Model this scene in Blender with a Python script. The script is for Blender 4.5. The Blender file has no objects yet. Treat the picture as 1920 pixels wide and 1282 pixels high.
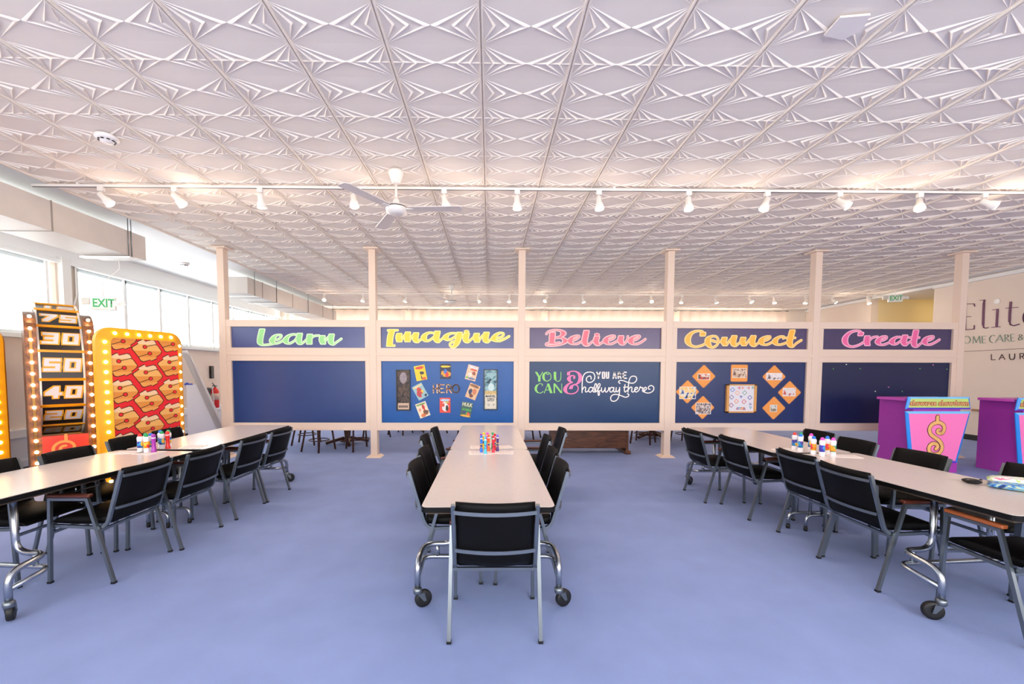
import bpy, bmesh, math, random
from mathutils import Vector, Matrix, Euler

C = bpy.context.scene.collection
SC = bpy.context.scene
random.seed(7)

# ------------------------------------------------------------------ camera
F_PX, YAW, PITCH, ROLL, CX, CY, CAM_H = 775.68, 0.012, -0.0511, 0.0026, 927.95, 734.2, 1.513
cam_d = bpy.data.cameras.new('camera')
cam_d.sensor_fit = 'HORIZONTAL'
cam_d.sensor_width = 36.0
cam_d.lens = 36.0 * F_PX / 1920
cam_d.shift_x = (960 - CX) / 1920
cam_d.shift_y = (CY - 641) / 1920
cam_d.clip_start, cam_d.clip_end = 0.05, 200
cam = bpy.data.objects.new('camera', cam_d)
C.objects.link(cam)
cam.matrix_world = (Matrix.Translation((0, 0, CAM_H)) @ Matrix.Rotation(-YAW, 4, 'Z')
                    @ Matrix.Rotation(math.pi / 2 + PITCH, 4, 'X') @ Matrix.Rotation(ROLL, 4, 'Z'))
SC.camera = cam

# ------------------------------------------------------------------ daylight, exposure
SC.view_settings.view_transform = 'Standard'
SC.view_settings.look = 'None'
SC.view_settings.gamma = 1.0
SC.view_settings.use_curve_mapping = False
SC.view_settings.exposure = 1.26
world = bpy.data.worlds.new('sky')
SC.world = world
world.use_nodes = True
wbg = world.node_tree.nodes['Background']
wbg.inputs[0].default_value = (1.0, 0.975, 0.945, 1)
wbg.inputs[1].default_value = 4.0
SC.cycles.max_bounces = 10
SC.cycles.diffuse_bounces = 6
SC.cycles.glossy_bounces = 4
SC.cycles.transparent_max_bounces = 12
SC.cycles.sample_clamp_indirect = 6.0
SC.cycles.caustics_reflective = False
SC.cycles.caustics_refractive = False


def portal(name, loc, rot, sx, sy):
    """sky portal in a window opening: it emits nothing, it only guides the sampling of the sky"""
    d = bpy.data.lights.new(name, 'AREA')
    d.shape = 'RECTANGLE'
    d.size, d.size_y = sx, sy
    d.cycles.is_portal = True
    o = bpy.data.objects.new(name, d)
    o.location = loc
    o.rotation_euler = rot
    C.objects.link(o)


CEIL = 3.60
XL, XR, YB, YF = -7.0, 10.7, 14.0, -3.0
portal('portal_left', (XL - .12, 6.0, 2.63), (0, -math.pi / 2, 0), 1.3, 15.5)
portal('portal_back', (1.6, YB + .25, 2.1), (-math.pi / 2, 0, 0), 16.4, 2.4)
portal('portal_front', (1.85, YF - .1, 2.0), (math.pi / 2, 0, 0), 15.6, 2.2)


# ------------------------------------------------------------------ helpers: pixel -> point on a known plane
def _ray(px, py):
    a, b = px - CX, py - CY
    c, s = math.cos(ROLL), math.sin(ROLL)
    a, b = a * c + b * s, -a * s + b * c
    x, y, z = a / F_PX, 1.0, -b / F_PX
    c, s = math.cos(PITCH), math.sin(PITCH)
    y, z = y * c - z * s, y * s + z * c
    c, s = math.cos(YAW), math.sin(YAW)
    return Vector((x * c + y * s, -x * s + y * c, z))


def on_y(px, py, Y):
    r = _ray(px, py) * 1.0
    t = Y / r.y
    return Vector((r.x * t, Y, r.z * t + CAM_H))


def on_x(px, py, X):
    r = _ray(px, py)
    t = X / r.x
    return Vector((X, r.y * t, r.z * t + CAM_H))


# ------------------------------------------------------------------ materials
def lin(c):
    return tuple(((v / 255.0) / 12.92 if v / 255.0 <= .04045 else ((v / 255.0 + .055) / 1.055) ** 2.4) for v in c)


MATS = {}


def mat(name, rgb, rough=.5, metal=0.0, noise=0.0, scale=20.0, bump=0.0, bscale=200.0, spec=.5, emit=None, estr=0.0, coat=0.0, sheen=0.0):
    if name in MATS:
        return MATS[name]
    m = bpy.data.materials.new(name)
    m.use_nodes = True
    nt = m.node_tree
    b = nt.nodes['Principled BSDF']
    col = lin(rgb)
    b.inputs['Base Color'].default_value = (*col, 1)
    b.inputs['Roughness'].default_value = rough
    b.inputs['Metallic'].default_value = metal
    b.inputs['Specular IOR Level'].default_value = spec
    b.inputs['Coat Weight'].default_value = coat
    b.inputs['Sheen Weight'].default_value = sheen
    if emit:
        b.inputs['Emission Color'].default_value = (*lin(emit), 1)
        b.inputs['Emission Strength'].default_value = estr
    if noise or bump:
        tc = nt.nodes.new('ShaderNodeTexCoord')
    if noise:
        n = nt.nodes.new('ShaderNodeTexNoise')
        n.inputs['Scale'].default_value = scale
        n.inputs['Detail'].default_value = 5
        nt.links.new(tc.outputs['Object'], n.inputs['Vector'])
        r = nt.nodes.new('ShaderNodeValToRGB')
        r.color_ramp.elements[0].position = .3
        r.color_ramp.elements[1].position = .7
        r.color_ramp.elements[0].color = (*[max(0, v * (1 - noise)) for v in col], 1)
        r.color_ramp.elements[1].color = (*[min(1, v * (1 + noise)) for v in col], 1)
        nt.links.new(n.outputs['Fac'], r.inputs[0])
        nt.links.new(r.outputs[0], b.inputs['Base Color'])
    if bump:
        n2 = nt.nodes.new('ShaderNodeTexNoise')
        n2.inputs['Scale'].default_value = bscale
        n2.inputs['Detail'].default_value = 3
        nt.links.new(tc.outputs['Object'], n2.inputs['Vector'])
        bp = nt.nodes.new('ShaderNodeBump')
        bp.inputs['Strength'].default_value = bump
        bp.inputs['Distance'].default_value = .01
        nt.links.new(n2.outputs['Fac'], bp.inputs['Height'])
        nt.links.new(bp.outputs[0], b.inputs['Normal'])
    MATS[name] = m
    return m


def wood(name, a, b_, rough=.4, scale=3.0, stretch=(12, 1, 12)):
    m = mat(name, a, rough)
    nt = m.node_tree
    b = nt.nodes['Principled BSDF']
    tc = nt.nodes.new('ShaderNodeTexCoord')
    mp = nt.nodes.new('ShaderNodeMapping')
    mp.inputs['Scale'].default_value = stretch
    n = nt.nodes.new('ShaderNodeTexNoise')
    n.inputs['Scale'].default_value = scale
    n.inputs['Detail'].default_value = 6
    n.inputs['Distortion'].default_value = .6
    r = nt.nodes.new('ShaderNodeValToRGB')
    r.color_ramp.elements[0].position = .35
    r.color_ramp.elements[1].position = .68
    r.color_ramp.elements[0].color = (*lin(a), 1)
    r.color_ramp.elements[1].color = (*lin(b_), 1)
    nt.links.new(tc.outputs['Object'], mp.inputs[0])
    nt.links.new(mp.outputs[0], n.inputs['Vector'])
    nt.links.new(n.outputs['Fac'], r.inputs[0])
    nt.links.new(r.outputs[0], b.inputs['Base Color'])
    return m


def collage(name, cols, scale=14.0, rough=.5):
    """a printed picture seen too small to read: patches of a few inks"""
    m = mat(name, cols[0], rough)
    nt = m.node_tree
    b = nt.nodes['Principled BSDF']
    tc = nt.nodes.new('ShaderNodeTexCoord')
    v = nt.nodes.new('ShaderNodeTexNoise')
    v.inputs['Scale'].default_value = scale
    v.inputs['Detail'].default_value = 2.0
    v.inputs['Distortion'].default_value = 1.2
    r = nt.nodes.new('ShaderNodeValToRGB')
    r.color_ramp.interpolation = 'CONSTANT'
    k = len(cols)
    while len(r.color_ramp.elements) < k:
        r.color_ramp.elements.new(.5)
    for i, c in enumerate(cols):
        r.color_ramp.elements[i].position = 0 if i == 0 else .34 + .32 * (i - 1) / max(1, k - 2) if k > 2 else .5
        r.color_ramp.elements[i].color = (*lin(c), 1)
    nt.links.new(tc.outputs['Object'], v.inputs['Vector'])
    nt.links.new(v.outputs['Fac'], r.inputs[0])
    nt.links.new(r.outputs[0], b.inputs['Base Color'])
    return m


def glass(name):
    if name in MATS:
        return MATS[name]
    m = bpy.data.materials.new(name)
    m.use_nodes = True
    nt = m.node_tree
    nt.nodes.clear()
    o = nt.nodes.new('ShaderNodeOutputMaterial')
    mx = nt.nodes.new('ShaderNodeMixShader')
    t = nt.nodes.new('ShaderNodeBsdfTransparent')
    t.inputs[0].default_value = (.93, .97, .98, 1)
    g = nt.nodes.new('ShaderNodeBsdfGlossy')
    g.inputs['Roughness'].default_value = .02
    mx.inputs[0].default_value = .05
    nt.links.new(t.outputs[0], mx.inputs[1])
    nt.links.new(g.outputs[0], mx.inputs[2])
    nt.links.new(mx.outputs[0], o.inputs[0])
    MATS[name] = m
    return m


def translucent(name, rgb, f=.5):
    if name in MATS:
        return MATS[name]
    m = bpy.data.materials.new(name)
    m.use_nodes = True
    nt = m.node_tree
    nt.nodes.clear()
    o = nt.nodes.new('ShaderNodeOutputMaterial')
    mx = nt.nodes.new('ShaderNodeMixShader')
    mx.inputs[0].default_value = f
    a = nt.nodes.new('ShaderNodeBsdfDiffuse')
    t = nt.nodes.new('ShaderNodeBsdfTranslucent')
    a.inputs[0].default_value = t.inputs[0].default_value = (*lin(rgb), 1)
    nt.links.new(a.outputs[0], mx.inputs[1])
    nt.links.new(t.outputs[0], mx.inputs[2])
    nt.links.new(mx.outputs[0], o.inputs[0])
    MATS[name] = m
    return m


M_CHROME = mat('brushed_chrome', (176, 182, 188), .27, 1.0)
M_STEEL = mat('grey_steel', (126, 134, 140), .36, .9)
M_VINYL = mat('black_vinyl', (8, 8, 9), .55, bump=.08, bscale=260, spec=.14)
M_RUBBER = mat('black_rubber', (16, 16, 17), .55)
M_ARM = wood('dark_arm_wood', (74, 34, 24), (104, 50, 32), .35)
M_ARMO = wood('orange_arm_wood', (168, 88, 44), (190, 106, 58), .35)
M_LAM = mat('table_laminate', (214, 202, 196), .22, noise=.03, scale=60)
M_EDGE = mat('black_edge', (9, 9, 10), .5, spec=.2)
M_UNDER = mat('table_underside', (84, 68, 54), .6)
M_CREAM = mat('cream_paint', (230, 208, 190), .42)
M_WHITE = mat('white_paint', (236, 236, 234), .5)
M_BLUEB = mat('blue_board_cloth', (24, 74, 132), .38, noise=.05, scale=8, bump=.04, bscale=300)
M_NAVYB = mat('navy_board', (42, 56, 104), .34, noise=.05, scale=8, bump=.04, bscale=300)
M_DARKB = mat('dark_navy_board', (22, 44, 92), .34, noise=.06, scale=8, bump=.04, bscale=300)
M_INK = mat('black_ink', (22, 18, 18), .5)
M_PAPER = mat('white_paper', (240, 236, 232), .6)


# ------------------------------------------------------------------ mesh helpers
class MB:
    """collects shapes and links them as one mesh object"""

    def __init__(self):
        self.bm = bmesh.new()
        self.mi = 0

    def _tag(self, faces, smooth=False):
        for f in faces:
            f.material_index = self.mi
            f.smooth = smooth

    def box(self, c, s, rot=None, bev=0.0):
        r = bmesh.ops.create_cube(self.bm, size=1.0)
        vs = r['verts']
        bmesh.ops.scale(self.bm, vec=s, verts=vs)
        fs = list({f for v in vs for f in v.link_faces})
        self._tag(fs)
        if bev:
            es = list({e for v in vs for e in v.link_edges})
            rr = bmesh.ops.bevel(self.bm, geom=es, offset=bev, segments=2, affect='EDGES', profile=.7)
            vs = list({v for f in rr['faces'] for v in f.verts} | {v for v in vs if v.is_valid})
            self._tag(rr['faces'], True)
        if rot:
            bmesh.ops.rotate(self.bm, cent=(0, 0, 0), matrix=Euler(rot).to_matrix(), verts=vs)
        bmesh.ops.translate(self.bm, vec=c, verts=vs)
        return self

    def box2(self, lo, hi, bev=0.0):
        return self.box([(a + b) / 2 for a, b in zip(lo, hi)], [abs(b - a) for a, b in zip(lo, hi)], bev=bev)

    def poly(self, pts, flip=False):
        vs = [self.bm.verts.new(p) for p in pts]
        if flip:
            vs.reverse()
        f = self.bm.faces.new(vs)
        f.material_index = self.mi
        return f

    def prism(self, pts2, fn, d0, d1, smooth=False):
        """extrude polygon pts2 between depths d0 and d1; fn(u, v, d) -> xyz"""
        a = [self.bm.verts.new(fn(u, v, d0)) for u, v in pts2]
        b = [self.bm.verts.new(fn(u, v, d1)) for u, v in pts2]
        fs = [self.bm.faces.new(a), self.bm.faces.new(list(reversed(b)))]
        n = len(pts2)
        sd = [self.bm.faces.new((a[i], b[i], b[(i + 1) % n], a[(i + 1) % n])) for i in range(n)]
        self._tag(fs)
        self._tag(sd, smooth)
        return self

    def tube(self, pts, r, seg=10, square=False, caps=True):
        """sweep a round (or square) section of radius r along pts"""
        pts = [Vector(p) for p in pts]
        n = len(pts)
        if square:
            ang = [math.pi / 4 + k * math.pi / 2 for k in range(4)]
            rr = r * math.sqrt(2)
        else:
            ang = [2 * math.pi * k / seg for k in range(seg)]
            rr = r
        rings = []
        up = None
        for i, p in enumerate(pts):
            t = ((pts[min(i + 1, n - 1)] - p).normalized() + (p - pts[max(i - 1, 0)]).normalized())
            if t.length < 1e-6:
                t = pts[min(i + 1, n - 1)] - p
            t.normalize()
            if up is None:
                up = Vector((1, 0, 0)) if abs(t.x) < .9 else Vector((0, 0, 1))
            up = (up - t * up.dot(t))
            if up.length < 1e-5:
                up = t.orthogonal()
            up.normalize()
            sd = t.cross(up)
            k = 1.0
            if 0 < i < n - 1:
                ca = (pts[i + 1] - p).normalized().dot((p - pts[i - 1]).normalized())
                k = 1.0 / max(.6, math.sqrt(max(0.0, (1 + ca) / 2)))
                k = 1.0 if not square else k
            rings.append([self.bm.verts.new(p + (up * math.cos(a) + sd * math.sin(a)) * rr * k) for a in ang])
        fs = []
        m = len(ang)
        for i in range(n - 1):
            for k in range(m):
                fs.append(self.bm.faces.new((rings[i][k], rings[i][(k + 1) % m], rings[i + 1][(k + 1) % m], rings[i + 1][k])))
        self._tag(fs, not square)
        if caps:
            self._tag([self.bm.faces.new(list(reversed(rings[0]))), self.bm.faces.new(rings[-1])])
        return self

    def lathe(self, prof, c=(0, 0, 0), seg=20, axis='Z', smooth=True):
        """prof: list of (radius, height)"""
        rings = []
        for r, h in prof:
            ring = []
            for k in range(seg):
                a = 2 * math.pi * k / seg
                x, y = r * math.cos(a), r * math.sin(a)
                p = (x, y, h) if axis == 'Z' else ((h, x, y) if axis == 'X' else (x, h, y))
                ring.append(self.bm.verts.new((p[0] + c[0], p[1] + c[1], p[2] + c[2])))
            rings.append(ring)
        fs = []
        for i in range(len(rings) - 1):
            for k in range(seg):
                fs.append(self.bm.faces.new((rings[i][k], rings[i][(k + 1) % seg], rings[i + 1][(k + 1) % seg], rings[i + 1][k])))
        self._tag(fs, smooth)
        self._tag([self.bm.faces.new(list(reversed(rings[0]))), self.bm.faces.new(rings[-1])])
        return self

    def ball(self, c, r, u=12, v=8, sz=1.0):
        res = bmesh.ops.create_uvsphere(self.bm, u_segments=u, v_segments=v, radius=r)
        bmesh.ops.scale(self.bm, vec=(1, 1, sz), verts=res['verts'])
        bmesh.ops.translate(self.bm, vec=c, verts=res['verts'])
        self._tag({f for w in res['verts'] for f in w.link_faces}, True)
        return self

    def build(self, name, mats, parent=None, loc=None, rot=None, recalc=True):
        if recalc:
            bmesh.ops.recalc_face_normals(self.bm, faces=self.bm.faces)
        me = bpy.data.meshes.new(name)
        self.bm.to_mesh(me)
        self.bm.free()
        for m in (mats if isinstance(mats, (list, tuple)) else [mats]):
            me.materials.append(m)
        o = bpy.data.objects.new(name, me)
        C.objects.link(o)
        if parent:
            o.parent = parent
        if loc:
            o.location = loc
        if rot:
            o.rotation_euler = rot
        return o


def tag(o, label=None, cat=None, group=None, kind=None):
    if label:
        o['label'] = label
    if cat:
        o['category'] = cat
    if group:
        o['group'] = group
    if kind:
        o['kind'] = kind
    return o


def thing(name, label, cat, loc=(0, 0, 0), rz=0.0, group=None):
    o = bpy.data.objects.new(name, None)
    o.empty_display_size = .1
    C.objects.link(o)
    o.location = loc
    o.rotation_euler = (0, 0, rz)
    return tag(o, label, cat, group)


def struct(mb, name, m, label=None):
    o = mb.build(name, m)
    o['kind'] = 'structure'
    if label:
        o['label'] = label
    return o


def dup(root, loc, rz=0.0, label=None, group=None):
    kids = {}
    r = root.copy()
    C.objects.link(r)
    r.location = loc
    r.rotation_euler = (0, 0, rz)
    if label:
        r['label'] = label
    if group:
        r['group'] = group
    for ch in list(root.children):
        c = ch.copy()
        C.objects.link(c)
        c.parent = r
        for g in list(ch.children):
            d = g.copy()
            C.objects.link(d)
            d.parent = c
    return r


def arc(c, r, a0, a1, n, plane='xz'):
    out = []
    for i in range(n + 1):
        a = math.radians(a0 + (a1 - a0) * i / n)
        u, v = r * math.cos(a), r * math.sin(a)
        out.append((c[0] + u, c[1], c[2] + v) if plane == 'xz' else ((c[0], c[1] + u, c[2] + v) if plane == 'yz' else (c[0] + u, c[1] + v, c[2])))
    return out


def fillet(pts, r, n=5):
    """round the corners of a polyline"""
    pts = [Vector(p) for p in pts]
    out = [pts[0]]
    for i in range(1, len(pts) - 1):
        a, b, c = pts[i - 1], pts[i], pts[i + 1]
        d1, d2 = (a - b), (c - b)
        k = min(r, d1.length * .49, d2.length * .49)
        p, q = b + d1.normalized() * k, b + d2.normalized() * k
        for j in range(n + 1):
            t = j / n
            out.append((1 - t) ** 2 * p + 2 * t * (1 - t) * b + t * t * q)
    out.append(pts[-1])
    return out


# ------------------------------------------------------------------ pen lettering
def catmull(P, n=6):
    if len(P) < 3:
        (a, b), (c, d) = P[0], P[-1]
        return [(a + (c - a) * i / n, b + (d - b) * i / n) for i in range(n + 1)]
    out = []
    Q = [P[0]] + list(P) + [P[-1]]
    for i in range(1, len(Q) - 2):
        p0, p1, p2, p3 = Q[i - 1], Q[i], Q[i + 1], Q[i + 2]
        for j in range(n):
            t = j / n
            out.append(tuple(.5 * (2 * p1[k] + (p2[k] - p0[k]) * t + (2 * p0[k] - 5 * p1[k] + 4 * p2[k] - p3[k]) * t * t
                                   + (3 * p1[k] - p0[k] - 3 * p2[k] + p3[k]) * t ** 3) for k in (0, 1)))
    out.append(P[-1])
    return out


def hull(pts):
    pts = sorted(set((round(x, 4), round(y, 4)) for x, y in pts))
    if len(pts) < 3:
        return pts

    def half(ps):
        h = []
        for p in ps:
            while len(h) >= 2 and (h[-1][0] - h[-2][0]) * (p[1] - h[-2][1]) - (h[-1][1] - h[-2][1]) * (p[0] - h[-2][0]) <= 0:
                h.pop()
            h.append(p)
        return h
    a, b = half(pts), half(pts[::-1])
    return a[:-1] + b[:-1]


def nib(x, y, rx, ry, grow):
    rx, ry = rx + grow, ry + grow
    k = min(rx, ry) * .55
    return [(x - rx, y - ry + k), (x - rx + k, y - ry), (x + rx - k, y - ry), (x + rx, y - ry + k),
            (x + rx, y + ry - k), (x + rx - k, y + ry), (x - rx + k, y + ry), (x - rx, y + ry - k)]


def pen(strokes, thick, thin, grow=0.0, straight=False, n=6):
    """strokes: lists of points, y down. Downstrokes are thick, the rest thin. Returns convex polygons."""
    out = []
    for s in strokes:
        th, tn, st = thick, thin, straight
        if isinstance(s, dict):
            th, tn, st = s.get('thick', th), s.get('thin', tn), s.get('straight', st)
            s = s['p']
        if len(s) == 1:                                   # a dot
            x, y, r = s[0]
            out.append([(x + (r + grow) * math.cos(a * math.pi / 6), y + .62 * (r + grow) * math.sin(a * math.pi / 6)) for a in range(12)])
            continue
        P = list(s) if st else catmull(s, n)
        W = []
        for i in range(len(P)):
            a, b = P[max(0, i - 1)], P[min(len(P) - 1, i + 1)]
            L = math.hypot(b[0] - a[0], b[1] - a[1]) or 1
            W.append(tn / 2 + (th - tn) / 2 * max(0.0, (b[1] - a[1]) / L) ** 1.5)
        W = [sum(W[max(0, i - 2):i + 3]) / len(W[max(0, i - 2):i + 3]) for i in range(len(W))]
        for i in range(len(P) - 1):
            out.append(hull(nib(*P[i], W[i], tn / 2, grow) + nib(*P[i + 1], W[i + 1], tn / 2, grow)))
    return [p for p in out if len(p) > 2]


def mono(strokes, w, grow=0.0, straight=False, n=6):
    out = []
    for s in strokes:
        P = list(s) if straight else catmull(s, n)
        for i in range(len(P) - 1):
            out.append(hull([(x + (w / 2 + grow) * math.cos(a * math.pi / 5), y + (w / 2 + grow) * math.sin(a * math.pi / 5))
                             for x, y in (P[i], P[i + 1]) for a in range(10)]))
    return out


def flat(mb, polys, fn, d):
    # overlapping pieces of one stroke are stacked a hair apart so that none of them coincide
    for k, p in enumerate(polys):
        mb.poly([fn(u, v, d + k * 6e-6) for u, v in p])


def text_mesh(body, size, align='CENTER', extrude=0.0, bold=0.0, sx=1.0, shear=0.0, spacing=1.0):
    cu = bpy.data.curves.new('lettering', 'FONT')
    cu.body = body
    cu.size = size
    cu.align_x = align
    cu.align_y = 'CENTER'
    cu.extrude = extrude
    cu.offset = bold
    cu.shear = shear
    cu.space_character = spacing
    cu.resolution_u = 3
    o = bpy.data.objects.new('lettering', cu)
    C.objects.link(o)
    o.scale = (sx, 1, 1)
    dg = bpy.context.evaluated_depsgraph_get()
    me = bpy.data.meshes.new_from_object(o.evaluated_get(dg))
    bpy.data.objects.remove(o)
    bpy.data.curves.remove(cu)
    me.transform(Matrix.Diagonal((sx, 1, 1, 1)))
    return me


def text(name, body, size, m, parent=None, mw=None, **k):
    me = text_mesh(body, size, **k)
    me.materials.clear()
    me.materials.append(m)
    me.name = name
    o = bpy.data.objects.new(name, me)
    C.objects.link(o)
    if parent:
        o.parent = parent
    if mw is not None:
        o.matrix_local = mw
    return o


def facing(loc, rz=0.0, tilt=0.0):
    """matrix that stands a text (drawn in xy) upright facing -y, then turned by rz about z"""
    return Matrix.Translation(loc) @ Matrix.Rotation(rz, 4, 'Z') @ Matrix.Rotation(math.pi / 2 + tilt, 4, 'X')

# ------------------------------------------------------------------ the room
def build_floor():
    m = mat('blue_carpet', (140, 158, 207), .85, noise=.05, scale=3.0, bump=.25, bscale=420, spec=.3)
    mb = MB().box2((XL - .1, YF - .1, -.12), (XR + 4.2, YB + .1, 0))
    struct(mb, 'floor', m)


def build_ceiling():
    m = mat('embossed_tin', (236, 227, 217), .6, spec=.2, noise=.015, scale=3)
    mb = MB()
    S, OX, OY = 0.61, -2.5005, 2.9187
    V = S / 4
    z0 = CEIL
    prof = [(.0, .0), (.03, .002), (.115, .006), (.133, .016), (.15, .001), (.252, .006), (.272, .016), (.289, .001), (.43, .005), (.452, .014), (.478, .010), (.5, .003)]
    i0, i1, j0, j1 = -4, 21, -12, 36
    bm = mb.bm
    for i in range(i0, i1 + 1):
        x = OX + i * S
        for j in range(j0, j1):
            y = OY + j * 2 * V
            n1 = bm.verts.new((x, y - V, z0))
            n2 = bm.verts.new((x, y + V, z0))
            for s in (-1, 1):
                if (i == i0 and s < 0) or (i == i1 and s > 0):
                    continue
                ap = [bm.verts.new((x + s * u * S, y, z0 - h)) for u, h in prof]
                for k in range(len(ap) - 1):
                    bm.faces.new((n1, ap[k], ap[k + 1]))
                    bm.faces.new((n2, ap[k], ap[k + 1]))
            if i < i1:
                yn = y + V
                a = bm.verts.new((x, yn, z0))
                b = bm.verts.new((x + S, yn, z0))
                u_ = bm.verts.new((x + .5 * S, yn + V, z0 - .003))
                d_ = bm.verts.new((x + .5 * S, yn - V, z0 - .003))
                bm.faces.new((a, b, u_))
                bm.faces.new((a, b, d_))
    ya, yb = OY + (j0 - .5) * 2 * V, OY + (j1 - .5) * 2 * V
    for i in range(i0, i1 + 1):
        x = OX + i * S
        for o in (-.010, .010):
            mb.box2((x + o - .005, ya, z0 - .018), (x + o + .005, yb, z0 + .002))
    for j in range(j0, j1, 2):
        y = OY + j * 2 * V
        mb.box2((OX + i0 * S, y - .004, z0 - .009), (OX + i1 * S, y + .004, z0 + .002))
    # plain painted margins round the tin field
    xa, xb = OX + i0 * S, OX + i1 * S
    mb.mi = 1
    mb.box2((XL - .1, YF - .1, z0), (xa, YB + .1, z0 + .1))
    mb.box2((xb, YF - .1, z0), (XR + 4.2, YB + .1, z0 + .1))
    mb.box2((xa, YF - .1, z0), (xb, ya, z0 + .1))
    mb.box2((xa, yb, z0), (xb, YB + .1, z0 + .1))
    mb.box2((xa, ya, z0 + .02), (xb, yb, z0 + .1))
    mb.box2((XR + .02, 9.9, z0 - .06), (XR + 4.2, 11.6, z0 + .02))
    struct(mb, 'ceiling', [m, mat('ceiling_paint', (236, 236, 236), .6)])


SILL, HEAD = 2.05, 3.23
BANK_A = [1.73, 2.57, 3.41, 4.25, 5.09, 5.93, 6.77]
BANK_B = [7.21, 8.16, 9.01, 9.84, 10.68, 11.52, 12.36, 13.2, 13.95]


def build_left_wall():
    m = mat('beige_wall', (226, 210, 196), .6, noise=.02, scale=4)
    mb = MB()
    mb.box2((XL - .2, YF - .1, 0), (XL, YB, SILL))
    mb.box2((XL - .2, YF - .1, SILL), (XL, BANK_A[0], HEAD))
    mb.box2((XL - .2, BANK_A[-1] + .06, SILL), (XL, BANK_B[0] - .02, HEAD))
    mb.box2((XL - .2, BANK_B[-1], SILL), (XL, YB, HEAD))
    mb.mi = 1
    mb.box2((XL - .2, YF - .1, HEAD), (XL, YB, CEIL))
    struct(mb, 'wall_left', [m, M_WHITE])
    mb = MB().box2((XL - .02, BANK_A[0] - .2, SILL - .07), (XL + .10, BANK_B[-1], SILL), bev=.008)
    struct(mb, 'trim_1', mat('sill_paint', (222, 226, 226), .4), 'long pale window sill on left wall')
    mb = MB().box2((XL, BANK_A[0] - .2, HEAD), (XL + .05, BANK_B[-1], HEAD + .06), bev=.006)
    struct(mb, 'trim_2', M_WHITE, 'white head casing over the left windows')
    n = 0
    alu = mat('window_aluminium', (196, 206, 210), .35, .6)
    for bank in (BANK_A, BANK_B):
        for a, b in zip(bank[:-1], bank[1:]):
            n += 1
            f = MB()
            w = .05
            f.box2((XL - .14, a, SILL), (XL - .06, a + w, HEAD))
            f.box2((XL - .14, b - w * .3, SILL), (XL - .06, b, HEAD))
            f.box2((XL - .14, a, SILL), (XL - .06, b, SILL + w))
            f.box2((XL - .14, a, HEAD - w), (XL - .06, b, HEAD))
            root = struct(f, 'window_%d' % n, alu)
            MB().box2((XL - .105, a + .02, SILL + .03), (XL - .099, b - .01, HEAD - .03)).build('pane', glass('window_glass'), root)
            MB().box2((XL - .06, b - .055, SILL), (XL - .03, b - .015, HEAD)).build('mullion', M_WHITE, root)
    # the boxed column between the two banks of windows
    mb = MB().box2((XL, 6.86, SILL), (XL + .09, 7.0, HEAD + .1), bev=.004)
    struct(mb, 'trim_3', mat('column_paint', (226, 224, 220), .5), 'boxed white column between the window banks')
    mb = MB().box2((XL, 7.04, SILL), (XL + .012, 7.18, HEAD))
    struct(mb, 'trim_4', mat('bare_board', (196, 184, 170), .7), 'bare board strip beside the boxed column')
    t = tag(MB().tube([(XL + .03, 7.08, SILL), (XL + .03, 7.08, 2.6), (XL + .03, 7.13, 2.75), (XL + .03, 7.13, HEAD)], .012).build('conduit', M_WHITE),
            'thin white conduit running up bare board between windows', 'conduit')
    # white convector cover along the wall
    t = thing('baseboard_heater', 'long white convector cover low along the left wall', 'heater', (XL, 0, 0))
    MB().box2((.0, 1.0, .07), (.12, 13.6, .5), bev=.006).build('cover', mat('heater_white', (214, 216, 218), .45), t)
    MB().box2((-.0, 1.0, .5), (.145, 13.6, .64), bev=.02).build('top_cap', M_WHITE, t)
    MB().box2((.0, 1.02, 0.0), (.07, 13.58, .07)).build('toe_kick', M_INK, t)
    MB().box2((.12, 1.0, .16), (.13, 13.6, .19)).build('bead', M_WHITE, t)
    # awning outside
    a = MB()
    a.box((XL - 1.5, 6.5, 3.15), (2.3, 19, .02), rot=None)
    o = a.build('awning', translucent('awning_cloth', (246, 248, 250), .8))
    tag(o, 'pale cloth awning outside the high windows', kind='structure')
    o.location = (0, 0, 0)
    fr = MB()
    for y in (2.0, 4.6, 6.5, 9.0, 11.5, 13.5):
        fr.tube([(XL - .4, y, 3.13), (XL - 2.6, y + .5, 2.2)], .018, 8)
    for z, x in ((2.95, -1.1), (2.45, -1.5), (2.2, -1.5)):
        fr.tube([(XL + x, -1, z), (XL + x, 16, z)], .02, 8)
    fo = fr.build('awning_frame', mat('awning_metal', (206, 218, 226), .5), o)


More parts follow.
